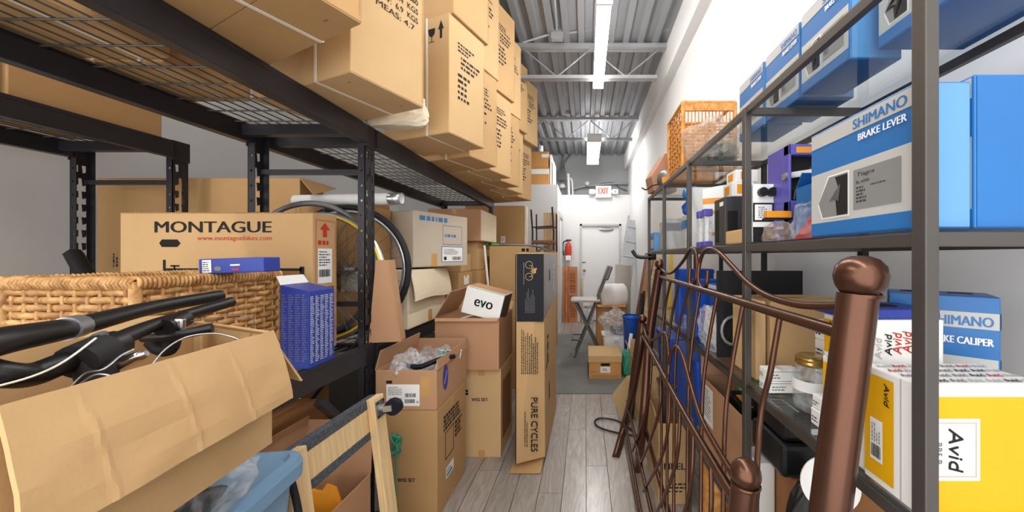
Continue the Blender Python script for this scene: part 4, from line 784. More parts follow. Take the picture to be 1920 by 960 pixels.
# foam roll on cartons
th = thing('foam_roll', 'fat white roll of packing foam lying on the open carton', 'foam roll', W(1148, 556, 5.15), 0, rot=(0, math.radians(90), math.radians(14))); MB().lathe([(.001, -.19), (.04, -.19), (.04, -.18), (.17, -.19), (.19, -.17), (.195, 0), (.19, .17), (.17, .19), (.04, .18), (.04, .19), (.001, .19)], 28).build('roll', 'foam', th); MB().lathe([(.042, -.2), (.042, -.185), (.03, -.185), (.03, -.2), (.042, -.2)], 16).build('core', 'card', th)
open_carton('open carton under the white foam roll', .16, .58, 5.0, 5.4, .01, .66, 'cardorange', (('front', .1, 100), ('left', .1, 95)))
th = thing('white_bin', 'white plastic bin of clear bags behind the lidded file box', 'bin', (.39, 4.55, .01)); tw, td, thh = .34, .3, .34
loft([rr(tw-.06, td-.06, .03, 0), rr(tw, td, .04, thh), rr(tw+.02, td+.02, .045, thh), rr(tw-.02, td-.02, .03, thh-.01)], 'whitepaint', 'bucket', th); MB().box(-.03, -td/2-.02, thh-.06, .03, -td/2, thh-.03).build('handle', 'whitepaint', th)
crumple('large clear plastic bag spilling from the white bin', (.39, 4.55, .34), (.17, .13, .3), 'filmlight', 31, amp=.4, n=16)
crumple('dark grey bundle inside the clear bag in the white bin', (.43, 4.55, .34), (.1, .08, .12), 'steelgrey', 33, 'dark_bundle', 'bundle', .2)
# file box
fb = thing('file_box', 'brown lidded file storage box with a white label on the mat', 'file box', (.215, 4.03, .009)); w, d, h = .355, .42, .24
fb.location = (.215, 4.03, .009)
MB().box(-w/2, -d/2, 0, w/2, d/2, h).build('body', 'cardorange', fb, .003); MB().box(-w/2-.008, -d/2-.008, h-.06, w/2+.008, d/2+.008, h+.012).build('lid', 'card3', fb, .003)
pr = Print(fb, (-w/2, -d/2, 0), (1, 0, 0), (0, 0, 1)); pr.rect(.13, .14, .23, .168, 'inside', 1); pr.rect(.125, .065, .235, .13, 'paper', 0); pr.lines(.15, .08, .21, .115, 2, 'ink', 2, 5, .4); pr.lines(.02, .065, .1, .09, 2, 'carddark', 1, 4, .4); pr.rect(.03, .03, .33, .034, 'carddark', 1); pr.rect(.02, .015, .33, .019, 'carddark', 1); pr.done()
crumple('teal and white cloth bag beside the file box', (.465, 3.95, 0), (.05, .1, .3), 'teal', 41, 'cloth_bag', 'bag', .25)
# bar stool
bs = thing('bar_stool', 'folding grey metal bar stool with padded back on the mat', 'bar stool', (.02, 4.75, .009)); g = 'steelgrey'
for y in (-.15, .15):
    MB().tube([(-.17, y, 0), (.1, y, .66), (.27, y, 1.12)], .014, 8).build('long_leg', g, bs); MB().tube([(.2, y, 0), (-.16, y, .74)], .014, 8).build('cross_leg', g, bs)
MB().box(-.22, -.18, .74, .17, .18, .775).build('seat', 'greyprint', bs, .012); MB().box(-.03, -.17, 0, .03, .17, .2, Matrix.Translation((.25, 0, 1.03)) @ Matrix.Rotation(math.radians(20), 4, 'Y')).build('backrest', 'steelgrey', bs, .02)
MB().tube([(-.17, -.17, .02), (-.17, .17, .02)], .011, 8).build('floor_bar', g, bs); MB().tube([(-.08, -.17, .24), (-.2, -.17, .24), (-.2, .17, .24), (-.08, .17, .24)], .01, 8).build('footrest', g, bs); MB().tube([(.2, -.17, .02), (.2, .17, .02)], .011, 8).build('floor_bar', g, bs)
# boards leaning on the right wall
def lean(name, label, px, y, wd, hh, t, mat, tilt, cat='board'):
    th = thing(name, label, cat, (px, y, 0), 0, rot=(0, math.radians(tilt), 0)); MB().box(0, -wd/2, 0, t, wd/2, hh).build('panel', mat, th, .002); MB().box(-.001, -wd/2, 0, 0, -wd/2+.012, hh).build('edge_strip', mat, th); return th
lean('wood_board', 'brown wooden board leaning on the right wall behind the grey tube', .66, 4.95, .35, 1.42, .02, 'brownwood', 9)
lean('wood_board', 'reddish brown wood panel leaning beside the corrugated sheet', .62, 4.62, .3, 1.34, .02, 'oakdoor', 10)
cs = lean('corrugated_sheet', 'beige ribbed cardboard sheet leaning against the right wall', .52, 3.75, .55, 1.38, .01, 'corrugbeige', 12, 'cardboard')
for i in range(26): MB().box(-.004, -.27, .03+i*.052, 0, .27, .036+i*.052).build('rib', 'card', cs)
th = thing('blue_bin', 'dark blue plastic bin tucked behind the ribbed sheet', 'bin', (.55, 4.22, 0)); MB().lathe([(.001, 0), (.07, 0), (.095, .62), (.1, .63), (.09, .62), (.065, .01), (.001, .01)], 20).build('bucket', 'blueroyal', th); MB().lathe([(.095, .6), (.106, .61), (.106, .63), (.095, .64)], 20).build('rim', 'blueroyal', th)
tubething('paper_roll', 'white rolled paper leaning beside the file box', 'paper roll', [(.46, 4.0, .03), (.53, 4.02, .46)], .022, 'paper', False)
lean('yellow_level', 'yellow strip standing at the end of the shelf unit', .7, 3.15, .05, 1.55, .02, 'yellow', 3, 'strip')
# ================================================================== RIGHT SHELF UNITS
XS = .46; XB = .82; YP = [.489, 1.0, 1.56, 2.06, 2.55]; LV = [1.79, 1.393, .985, .57]
pt_ = .021
YP = [.469, 1.0, 1.56, 2.06, 2.55]
th = thing('shelf_unit', 'long grey metal shelf unit with glass shelves along the right wall', 'shelf unit', (0, 0, 0))
for y in YP:
    for x in (XS, XB-pt_): MB().box(x, y, 0, x+pt_-.002, y+pt_, LV[0]).build('post', 'shelfmetal' if x == XS else 'shelfdark', th, .0015)
for i in range(4):
    y0, y1 = YP[i], YP[i+1]
    for z in LV:
        for x in (XS, XB-pt_): MB().box(x+.002, y0+pt_, z-.02, x+pt_-.004, y1, z).build('side_rail', 'shelfmetal', th, .001)
        if z > .1: MB().box(XS+.004, y0+.012, z, XB-.006, y1+.008, z+.005).build('glass_shelf', 'glass', th)
for y in YP:
    for z in LV: MB().box(XS+pt_-.002, y+.002, z-.02, XB-pt_, y+pt_-.002, z-.0005).build('cross_rail', 'shelfmetal', th, .001)
ZS = [z+.0062 for z in LV]
hk = thing('hook_arm', 'black curved hook arm fixed to the end of the shelf units', 'hook', (XS, 2.55, 1.36)); MB().tube(cr([(.05, 0, .0), (-.03, .02, -.01), (-.08, .04, .0), (-.11, .05, .04)], 5), .014, 8).build('arm', 'blackplastic', hk); MB().box(.0, -.0, -.03, .06, .012, .03).build('bracket', 'blackplastic', hk)
# ---------------------------------------------------------------- blue component boxes
def bluebox(label, x0, x1, y0, y1, z0, z1, t1='SHIMANO', t2='BRAKE LEVER', rz=0, near='bluelight', window=True, name='component_box', group=None, win=None):
    w, d, h = x1-x0, y1-y0, z1-z0; th = thing(name, label, 'box', ((x0+x1)/2, (y0+y1)/2, z0), rz, group); MB().box(-w/2, -d/2, 0, w/2, d/2, h).build('body', 'blue', th, .0025)
    pr = face(th, (w, d, h), 'left'); L = d
    pr.rect(.003, .003, L-.003, h*.13, 'blue', 0); pr.rect(.003, h*.13, L-.003, h*.6, 'shimgrey', 0); pr.rect(.003, h*.85, L-.003, h-.004, 'shimgrey', 0)
    pr.text(t1, L*.5, h*.87, L*.44, h*.08, 'blue', 2, .0006); pr.text(t2, L*.55, h*.76, L*.39, h*.055, 'inkwhite', 2, .0006)
    if window:
        pr.rect(L*.5, h*.2, L*.9, h*.53, 'silverprint', 1); pr.text('Tiagra', L*.53, h*.46, L*.16, h*.04, 'ink', 2, 0, 0, .3); pr.text('BL-4700', L*.53, h*.41, L*.12, h*.025, 'ink', 2); pr.lines(L*.53, h*.25, L*.63, h*.39, 5, 'darkprint', 2, 3, .5); pr.lines(L*.66, h*.37, L*.86, h*.39, 1, 'darkprint', 2, 4, .5)
        a, b, c, e = L*.1, L*.46, h*.16, h*.55
        oc_ = [(a+.012, c), (b, c), (b, e), (a+.03, e), (a, e-.05*h/.2), (a, c+.03)]
        pr.poly(oc_, 'paper', 1); k = .003; pr.poly([(x+(k if x < (a+b)/2 else -k), y+(k if y < (c+e)/2 else -k)) for x, y in oc_], 'silverprint', 2)
        pr.poly([(a+.05, e-.006), (b-.003, e-.006), (b-.003, c+.004), (b-.03, c+.004), (b-.035, c+.05), (a+.06, e-.03)], 'ink', 3); pr.poly([(a+.055, e-.03), (b-.02, e-.02), (b-.025, c+.03), (b-.035, c+.035), (b-.05, e-.05)], 'steelgrey', 4)
    pr.done()
    pr = face(th, (w, d, h), 'front'); pr.rect(.003, .003, w-.003, h-.003, near, 0); pr.done('printed_panel'); return th, (w, d, h)
z = ZS[1]
bluebox('blue and grey brake lever box with a windowed front on the middle shelf', .478, .556, .50, .735, z, z+.213)
bluebox('plain blue side of the box beside the brake lever box on the middle shelf', .5575, .78, .497, .73, z, z+.222, window=False, near='blue')
z = ZS[0]
tb = [('blue brake box on the top glass shelf, furthest along the row', .59, .72, 1.15, 1.33), ('blue brake box second from the far end of the top shelf row', .59, .74, .955, 1.135), ('blue brake box on the top shelf with its light end turned to the front', .585, .70, .767, .94), ('blue brake box hanging closest to the near upright on the top shelf', .62, .8, .58, .735)]
for lb, a, b, c, e in tb: bluebox(lb, a, b, c, e, z, z+.21, t2='BRAKE LEVER', group='blue boxes on the top glass shelf')
# middle shelf, behind the lever box
z = ZS[1]
pb = thing('display_box', 'purple display box with a cut-out front full of metal parts on the middle shelf', 'box', (.63, .985, z)); w, d, h = .17, .11, .262
MB().box(-w/2, -d/2+.025, 0, w/2, d/2, h).box(-w/2, -d/2, 0, -w/2+.008, -d/2+.025, h).box(w/2-.05, -d/2, 0, w/2, -d/2+.025, h).box(-w/2, -d/2, h-.03, w/2, -d/2+.025, h).box(-w/2, -d/2, 0, w/2, -d/2+.025, .11).build('body', 'purple', pb, .003)
MB().box(-w/2+.01, -d/2+.02, .11, w/2-.05, -d/2+.024, h-.03).build('dark_opening', 'inside', pb)
for i in range(5): MB().cyl((-w/2+.02+i*.02, -d/2+.01, .112), (-w/2+.026+i*.02, -d/2+.012, .14+.03*(i % 3)), .007, 8).build('metal_part', 'chrome' if i % 2 else 'blackplastic', pb)
MB().box(-w/2+.02, -d/2+.004, .18, w/2-.06, -d/2+.02, .196, Matrix.Rotation(-.15, 4, 'Y')).build('metal_lever', 'chrome', pb)
pr = Print(pb, (-w/2, -d/2, 0), (1, 0, 0), (0, 0, 1)); pr.rect(.02, h-.024, .06, h-.008, 'orange', 0); pr.rect(w-.048, .12, w-.004, h-.035, 'purplelight', 0); pr.done()
th = thing('caliper_box', 'small blue and grey caliper box with an open flap on the middle shelf', 'box', (.59, .84, z), 0); MB().box(-.05, -.05, 0, .05, .05, .135).build('body', 'blue', th, .002); pr = Print(th, (-.05, -.05, 0), (1, 0, 0), (0, 0, 1)); pr.rect(.002, .0, .098, .045, 'shimgrey'); pr.rect(.002, .045, .098, .105, 'bluelight'); pr.rect(.002, .105, .098, .125, 'shimgrey'); pr.lines(.02, .085, .06, .1, 2, 'inkwhite', 2, 3, .7); pr.done(); MB().sheet((-.05, .05, .135), (.05, .05, .135), (.06, .01, .165), (-.06, .01, .165), .002).build('flap', 'blue', th)
crumple('clear bag of small parts in front of the caliper box', (.512, .80, z), (.025, .05, .085), 'film', 51, n=14)
crumple('clear peach-tinted bag on the middle shelf by the second upright', (.51, .925, z), (.026, .05, .05), 'filmwarm', 52, n=14)
tag(MB().prism([(0, 0, 0), (.0, .11, 0), (.0, .0, .085)], (.02, 0, 0)).build('red_card', 'red', None, .001, (.505, .735, z)), 'triangular red card leaning against the lever box', 'card')
th = thing('reflector_pack', 'orange reflector on a black clip lying on the peach-tinted bag', 'reflector', (.515, .925, z+.062)); MB().box(-.035, -.01, 0, .03, .01, .018).build('lens', 'orange', th, .002); MB().box(-.038, -.008, -.004, .034, .012, 0).build('clip', 'blackplastic', th)
th = thing('boxed_lamp', 'white boxed part with black knobs beside the purple box', 'box', (.525, 1.035, z)); MB().box(-.04, -.03, 0, .03, .03, .17).build('body', 'paper', th, .003); pr = Print(th, (-.04, -.03, 0), (1, 0, 0), (0, 0, 1)); pr.rect(.0, .06, .065, .115, 'ink', 0); pr.rect(.005, .065, .055, .11, 'inkwhite', 1); pr.lines(.015, .07, .045, .105, 6, 'inkgrey', 2, 3, .5); pr.rect(.0, .0, .07, .045, 'ink'); pr.done()
for dx in (-.015, .012): MB().cyl((dx, -.03, .145), (dx, -.045, .145), .013, 14).build('knob', 'blackplastic', th)
# bay 2
carton('small tan carton at the front of the middle shelf', .485, .545, 1.07, 1.2, z, z+.045, 'card3', tape=False)
th = thing('grey_display_box', 'charcoal display box with a slotted opening on the middle shelf', 'box', (.55, 1.27, z)); MB().box(-.06, -.05, 0, .1, .05, .17).build('body', 'darkprint', th, .003); pr = Print(th, (-.06, .05, 0), (0, -1, 0), (0, 0, 1)); pr.rect(.015, .01, .045, .13, 'inside', 0); pr.rect(.055, .14, .09, .155, 'paper', 1); pr.done(); pr = Print(th, (-.06, -.05, 0), (1, 0, 0), (0, 0, 1)); pr.rect(.01, .01, .045, .12, 'inside'); pr.lines(.06, .135, .13, .16, 1, 'inkwhite', 1, 2, .6); pr.done()
for i, (lb, x, y, zz_, s) in enumerate((('white light set box with an orange window on the charcoal box', .545, 1.26, .171, .05), ('upper light set box with an orange window in the pile', .56, 1.265, .222, .045), ('small silver lamp pack with orange lens at the charcoal box edge', .62, 1.27, .171, .04))):
    th = thing('light_pack', lb, 'box', (x, y, z+zz_)); MB().box(-.03, -.04, 0, .05, .04, s).build('body', 'paper', th, .003); MB().box(-.012, -.042, .01, .022, -.04, s-.008).build('orange_lens', 'orange', th); MB().box(-.032, -.02, .01, -.03, .02, s-.01).build('orange_lens', 'orange', th)
for i in range(2):
    th = thing('tube_pack', 'clear retail tube with purple caps standing on the middle shelf', 'tube pack', (.505, 1.44+i*.07, z), 0, 'clear tubes with purple caps'); MB().box(-.017, -.017, .02, .017, .017, .125).build('clear_sleeve', 'filmlight', th, .003); MB().box(-.018, -.018, 0, .018, .018, .022).build('base_cap', 'purple', th, .003); MB().box(-.018, -.018, .125, .018, .018, .155).build('top_cap', 'purple', th, .003); MB().cyl((0, 0, .02), (0, 0, .12), .01, 8).build('roll', 'paper', th)
cp = thing('curved_panel', 'curved white card panel with yellow stripes on the middle shelf', 'panel', (.66, 1.54, z)); m = MB(); v = []; n = 12
def curved(z0, z1, mat, nm, off, w0=0, w1=1):
    v = []
    for i in range(n+1):
        t = w0+(w1-w0)*i/n; x = -.14+.28*t; y = -.05*math.sin(math.pi*t)-off; zz0 = z0; zz1 = z1 if nm != 'panel' else z1*(1-.18*abs(t-.4)**1.5); v += [(x, y, zz0), (x, y, zz1)]
    return MB().add(v, [(2*i, 2*i+2, 2*i+3, 2*i+1) for i in range(n)], True).build(nm, mat, cp)
curved(0, .27, 'avidwhite', 'panel', 0); curved(.19, .215, 'orange', 'stripe', .0015, 0, .8); curved(.145, .16, 'orange', 'stripe', .0015, 0, .6); curved(.05, .065, 'orange', 'stripe', .0015, 0, .3)
# bay 3, 4
th = thing('white_panel_box', 'upright white box on the middle shelf past the clear tubes', 'box', (.545, 1.66, z)); MB().box(-.05, -.03, 0, .06, .03, .285).build('body', 'avidwhite', th, .004); MB().box(-.052, -.03, .02, -.05, .03, .26).build('side_label', 'paper', th)
for i, (lb, x, y, h, mt) in enumerate((('grey and blue carton standing under the blue wrapped parts', .56, 1.80, .17, 'shimgrey'), ('grey upright binder on the far middle shelf', .53, 2.13, .19, 'greyprint'), ('second grey binder on the far middle shelf', .53, 2.22, .175, 'silverprint'))):
    th = thing('upright_box', lb, 'box', (x, y, z)); MB().box(-.05, -.035, 0, .06, .035, h).build('body', mt, th, .003); MB().box(-.052, -.034, h*.6, -.05, .034, h*.85).build('side_band', 'blue' if i == 0 else 'alloy', th); MB().box(-.05, -.0365, h*.6, .06, -.035, h*.85).build('front_band', 'blue' if i == 0 else 'alloy', th)
for i in range(2): crumple(['lower blue wrapped part on the grey carton', 'upper blue wrapped part on the grey carton'][i], (.55, 1.8, z+.172+i*.075), (.045, .035, .075), 'blueroyal' if i == 0 else 'blue', 60+i, 'wrapped_part', 'packet', .3, 10)
bluebox('little blue brake box with a round hole at the end of the middle shelf', .475, .56, 2.42, 2.53, z, z+.125, window=False)
tag(MB().prism([(0, 0, 0), (.09, 0, 0), (.085, 0, .15), (.06, 0, .19), (.02, 0, .19), (0, 0, .14)], (0, .012, 0)).build('cream_plate', 'cream', None, .003, (.56, 2.4, z)), 'cream rounded plate standing behind the little blue box', 'plate')
# ---------------------------------------------------------------- top shelf, far
z = ZS[0]
rb = thing('rattan_basket', 'open rattan basket lying on its side on the top shelf', 'basket', (.64, 1.95, z)); w, d, h = .27, .3, .36; b = 'rattan'
for x in (-w/2, w/2):
    for y in (-d/2, d/2): MB().tube([(x, y, 0), (x, y, h)], .011, 8).build('corner_post', b, rb)
for z_ in (.0105, h):
    for a_, b_ in (((-w/2, -d/2), (w/2, -d/2)), ((w/2, -d/2), (w/2, d/2)), ((w/2, d/2), (-w/2, d/2)), ((-w/2, d/2), (-w/2, -d/2))): MB().tube([(*a_, z_), (*b_, z_)], .01, 8).build('frame_rail', b, rb)
MB().box(-w/2, -d/2-.008, h-.045, w/2, -d/2+.004, h+.005).build('woven_top_band', b, rb, .002)
for i in range(15): MB().tube([(-w/2+.01+i*.018, -d/2, .0), (-w/2+.01+i*.018, -d/2, h-.04)], .0035, 5).build('front_stake', b, rb)
for i in range(14): MB().tube(cr([(-w/2+k*w/10, -d/2+(.006 if (k+i) % 2 else -.006), .02+i*.018) for k in range(11)], 2), .0055, 5, flat=(.6, 1)).build('front_strand', b, rb)
for i in range(11): MB().tube([(-w/2, -d/2+.02+i*.026, 0), (-w/2+.01*(i % 2), -d/2+.02+i*.026, h)], .0035, 5).build('side_stake', b, rb)
for i in range(10): MB().tube(cr([(-w/2+(.006 if (k+i) % 2 else -.006), -d/2+k*d/10, .05+i*.032) for k in range(11)], 2), .005, 5, flat=(.6, 1)).build('side_strand', b, rb)
MB().box(-w/2, d/2-.005, 0, w/2, d/2, h).build('back_panel', b, rb)
crumple('crumpled clear bag with pink contents in front of the rattan basket', (.6, 1.66, z), (.12, .1, .22), 'filmwarm', 71, n=16)
crumple('grey wrapped parts inside the clear bag on the top shelf', (.62, 1.64, z), (.08, .07, .1), 'steelgrey', 72, 'wrapped_part', 'bundle', .3)
th = thing('folded_bag', 'brown folded paper bag on the top shelf beyond the rattan basket', 'paper bag', (.52, 2.34, z), 10); MB().prism([(-.06, 0, 0), (.1, 0, 0), (.12, 0, .24), (.02, 0, .26), (-.08, 0, .1)], (0, .12, 0)).build('body', 'brownbag', th, .004); MB().box(-.04, -.004, .1, .08, 0, .16).build('fold', 'brownbag', th)
th = thing('grip_set', 'grey helmet-like shell with orange padding beside the brown bag', 'helmet', (.53, 2.24, z)); MB().ball((0, 0, .06), .07, 16, .9).build('shell', 'steelgrey', th); MB().box(-.05, -.07, .02, .04, -.05, .06).build('orange_pad', 'orange', th, .006); MB().box(-.03, -.075, .0, .05, -.055, .03).build('black_pad', 'blackplastic', th, .005)
tubething('wire_sprig', 'thin black wire sprig sticking out past the shelf end', 'wire', [(.5, 2.22, z+.03), (.44, 2.26, z+.025), (.40, 2.28, z+.0), (.37, 2.29, z+.015)], .005, 'blackplastic')
# ---------------------------------------------------------------- lower shelf (avid, calipers, jar)
z = ZS[2]
def avid(label, x0, x1, y0, y1, z0, z1, big=True):
    w, d, h = x1-x0, y1-y0, z1-z0; th = thing('component_box', label, 'box', ((x0+x1)/2, (y0+y1)/2, z0)); MB().box(-w/2, -d/2, 0, w/2, d/2, h).build('body', 'avidwhite', th, .003)
    pr = face(th, (w, d, h), 'front'); pr.rect(.0, .004, w-.002, h-.018, 'avidyellow', 0)
    if big:
        pr.rect(0, h*.27, w*.46, h*.74, 'paper', 1); pr.ring(.002, h*.3, w*.43, h*.71, .0008, 'inkorange', 2); pr.text('Avid', w*.22, h*.67, h*.31, .02, 'ink', 3, .0006, -90, .25); pr.text('BB5 P', w*.12, h*.56, h*.16, .009, 'inkgrey', 3, .0003, -90)
    pr.done()
    pr = face(th, (w, d, h), 'left'); pr.rect(.003, .012, d*.6, h-.012, 'avidyellow', 0); pr.rect(d*.15, h*.2, d*.4, h*.56, 'paper', 1); pr.barcode(d*.18, h*.23, d*.37, h*.34, 3); pr.lines(d*.18, h*.36, d*.37, h*.53, 4, 'inkgrey', 3, 3, .4, True); pr.text('Avid', d*.44, h*.9, h*.18, .009, 'ink', 3, .0005, -90, .25); pr.rect(d*.72, .002, d*.74, h-.002, 'greyprint', 1); pr.done()
    pr = face(th, (w, d, h), 'top'); r = random.Random(3)
    for i in range(7):
        for j in range(4): pr.text('Avid', w*(.02+.14*i), d*(.06+.23*j), w*.11, d*.13, ['ink', 'inkgrey', 'inkred', 'greyprint'][r.randrange(4)], 1, .0004, 0, .3)
    pr.done(); return th, (w, d, h)
avid('large yellow and white brake box standing behind the near upright', .472, .66, .492, .588, z, z+.187)
th, dm = avid('yellow and white brake box lying behind the large yellow one', .478, .63, .592, .70, z, z+.17, False)
th = thing('printed_wrap_box', 'white box covered in brand lettering on top of the yellow boxes', 'box', (.554, .652, z+.171)); w, d, h = .158, .08, .085; MB().box(-w/2, -d/2, 0, w/2, d/2, h).build('body', 'avidwhite', th, .003)
pr = face(th, (w, d, h), 'front'); r = random.Random(8)
for i in range(8):
    hgt = r.choice((.012, .016, .01)); pr.text('Avid', .012+i*.0175, .012+r.uniform(0, .025), .036, hgt, ['ink', 'greyprint', 'inkred', 'inkred', 'greyprint'][r.randrange(5)], 1, .0004, 90, .2)
pr.done(); pr = face(th, (w, d, h), 'left'); pr.rect(.003, .01, d-.003, h-.01, 'avidyellow'); pr.text('HOT', .02, .06, .04, .012, 'ink', 1, .001); pr.done()
bt = thing('blue_tray', 'flat dark blue tray on the lettered white box', 'tray', (.55, .665, z+.171+.0855)); MB().box(-.08, -.05, 0, .08, .05, .018).build('tray', 'bluedeep', bt, .003); MB().box(-.02, -.02, .018, .03, .02, .02).build('hand_hole', 'inside', bt)
th, dm = bluebox('blue and grey brake caliper box with hand holes on the lower shelf', .635, .785, .65, .75, z, z+.295, window=False, near='shimgrey', rz=-40)
w, d, h = dm; pr = face(th, dm, 'front'); pr.rect(.002, h*.62, w-.002, h-.002, 'blue', 1); pr.rect(.002, h*.8, w-.002, h*.9, 'shimgrey', 2); pr.text('SHIMANO', w*.42, h*.815, w*.52, h*.06, 'blue', 3, .0006); pr.text('BRAKE CALIPER', w*.38, h*.7, w*.56, h*.045, 'inkwhite', 3, .0006); pr.text('BR-R9305', w*.45, h*.5, w*.5, h*.05, 'ink', 3, .0003); pr.lines(w*.35, h*.3, w*.6, h*.45, 3, 'darkprint', 3); pr.rect(.002, .002, w*.28, h*.5, 'ink', 2); pr.done()
pr = face(th, dm, 'top'); pr.rect(.02, .05, .06, .075, 'inside'); pr.rect(.09, .05, .125, .07, 'inside'); pr.done('hand_hole')
pr = face(th, dm, 'right'); pr.rect(.002, .002, dm[1]-.002, h*.62, 'shimgrey', 0); pr.rect(.002, h*.8, dm[1]-.002, h*.9, 'shimgrey', 0); pr.text('BR-R9300', .01, h*.5, .06, h*.05, 'ink', 1); pr.lines(.012, h*.3, .05, h*.42, 3, 'darkprint', 1); pr.done()
jr = thing('glass_jar', 'glass mason jar with brass lid and paper label on the lower shelf', 'jar', (.545, .835, z)); MB().lathe([(.001, .002), (.032, .0), (.039, .01), (.041, .04), (.041, .085), (.037, .1), (.032, .108), (.032, .114), (.029, .114), (.029, .106), (.036, .09), (.038, .04), (.036, .014), (.001, .008)], 28).build('glass', 'jarglass', jr)
MB().lathe([(.0, .13), (.03, .13), (.035, .127), (.036, .122), (.034, .12), (.036, .116), (.036, .11), (.034, .108)], 28).build('lid', 'brass', jr)
v = []; 
for i in range(15): a = math.radians(150+i*11); v += [(.0418*math.cos(a), .0418*math.sin(a), .05), (.0418*math.cos(a), .0418*math.sin(a), .075)]
MB().add(v, [(2*i, 2*i+2, 2*i+3, 2*i+1) for i in range(14)], True).build('paper_label', 'paper', jr)
for i, (lb, x, y, w, d, h, z0) in enumerate((('lower white box on the shelf behind the jar', .54, .955, .1, .05, .03, 0), ('upper white box on the shelf behind the jar', .535, .955, .09, .045, .03, .031), ('white box by the jar foot', .525, .745, .05, .05, .035, 0), ('white box on the other by the jar foot', .525, .745, .046, .046, .03, .036), ('bottom white part box of the stack beside the large kraft carton', .63, .89, .05, .05, .05, 0), ('second white part box up the stack', .63, .89, .05, .05, .05, .051), ('third white part box up the stack', .63, .89, .05, .05, .05, .102), ('topmost white part box of the stack', .63, .89, .05, .05, .05, .153))):
    th = thing('white_box', lb, 'box', (x, y, z+z0)); MB().box(-w/2, -d/2, 0, w/2, d/2, h).build('body', 'avidwhite', th, .002); pr = face(th, (w, d, h), 'front'); pr.lines(w*.1, h*.2, w*.5, h*.7, 2, 'inkgrey', 1, i, .4); pr.rect(.0, h*.86, w, h*.9, 'inkgrey', 1); pr.done(); pr = face(th, (w, d, h), 'left'); pr.lines(d*.1, h*.2, d*.6, h*.6, 2, 'ink', 1, i+9, .4); pr.done()
th, dm = carton('large kraft carton leaning open on the lower shelf beside the white part boxes', .545, .79, 1.02, 1.2, z, z+.235, 'card')
th, dm = carton('kraft carton with dark hand slot on the lower shelf', .505, .535, 1.03, 1.19, z, z+.235, 'card3', tape=False)
mn = thing('black_board', 'flat black panel with a grey bracket standing on the lower shelf', 'panel', (.62, 1.26, z)); MB().box(-.14, 0, 0, .17, .015, .315).build('panel', 'blackmatte', mn, .002); MB().tube(cr([(-.06, -.012, .05), (-.02, -.012, .15), (.0, -.012, .22), (.02, -.012, .225)], 4), .012, 8).build('bracket', 'steelgrey', mn); MB().tube([(.0, -.012, .17), (.09, -.012, .165)], .01, 8).build('bracket_arm', 'steelgrey', mn); MB().tube([(-.09+.04*math.cos(t), -.012, .1+.05*math.sin(t)) for t in [i*.4 for i in range(16)]], .006, 6, True).build('ring', 'silverprint', mn)
crumple('clear bag of white parts with a red tag slumped on the lower shelf', (.503, 1.40, z), (.028, .1, .16), 'filmlight', 81, n=18)
tag(MB().box(0, 0, 0, .012, .15, .11, Matrix.Rotation(.35, 4, 'X')).build('white_card', 'paper', None, 0, (.5, 1.33, z+.01)), 'white printed card with a red corner inside the bag', 'card')
for i, (lb, y, h, x) in enumerate((('blue file box on the lower shelf beside the plastic bag', 1.62, .26, .56), ('blue file box next along the lower shelf', 1.86, .3, .55), ('blue file box with a white top edge on the lower shelf', 1.47, .25, .6))):
    th = thing('blue_file_box', lb, 'file box', (x, y, z)); MB().box(-.06, -.05, 0, .12, .05, h).build('body', 'blueroyal', th, .003); MB().box(-.062, -.052, h-.02, .122, .052, h-.004).build('top_edge', 'avidwhite' if i == 2 else 'blueroyal', th)
crumple('clear bag of fittings on the lower shelf by the far blue box', (.51, 1.74, z), (.035, .08, .07), 'film', 85, n=12)
# ---------------------------------------------------------------- bottom shelf and floor
z = ZS[3]
for i, (lb, a, b, c, e, h) in enumerate((('blue plastic crate under the lower shelf behind the bed rails', .5, .78, 1.58, 1.98, .3), ('blue plastic crate deeper on the bottom shelf', .5, .78, 2.1, 2.45, .28))):
    th = thing('blue_crate', lb, 'crate', ((a+b)/2, (c+e)/2, z)); loft([rr(b-a-.03, e-c-.03, .02, 0), rr(b-a, e-c, .025, h-.03), rr(b-a+.012, e-c+.012, .03, h-.028), rr(b-a+.012, e-c+.012, .03, h)], 'blueroyal', 'body', th); MB().box(-.04, -(e-c)/2-.012, h-.08, .04, -(e-c)/2, h-.05).build('handle', 'blueroyal', th, .003)
th, dm = open_carton('open kraft carton of black packages on the bottom shelf', .5, .78, 1.08, 1.5, z, z+.27, 'cardpink', (('back', .1, 15), ('right', .09, -10)))
pr = face(th, dm, 'left'); pr.rect(.03, .1, .14, .25, 'paper'); pr.lines(.04, .12, .13, .24, 10, 'inkgrey', 2, 3, .4); pr.done()
for i in range(3):
    t2 = thing('black_pack', 'black retail package with an orange corner in the open kraft carton', 'package', (.56+.075*i, 1.2, z+.09), 0, 'black packages in the open carton', rot=(math.radians(4), 0, 0)); MB().box(-.034, -.05, 0, .034, .1, .19).build('pack', 'blackplastic', t2, .003); MB().box(-.02, -.03, .19, .0, .06, .191).build('orange_mark', 'orange', t2)
th = thing('green_pack', 'bright green card pack at the front of the open kraft carton', 'package', (.62, 1.32, z+.12)); MB().box(-.04, -.01, 0, .05, .01, .19).build('pack', 'green', th, .002); MB().box(-.038, -.0115, .1, -.01, -.01, .18).build('label', 'paper', th)
th = thing('white_part_box', 'white boxed part on the bottom shelf by the second upright', 'box', (.508, 1.02, z)); MB().box(-.025, -.045, 0, .025, .045, .2).build('body', 'avidwhite', th, .003); pr = face(th, (.05, .09, .2), 'left'); pr.lines(.01, .08, .08, .18, 6, 'ink', 1, 4, .4); pr.done()
carton('plain brown carton under the black clamshell case on the bottom shelf', .537, .77, .89, 1.05, z, z+.208, 'carddark', tape=False)
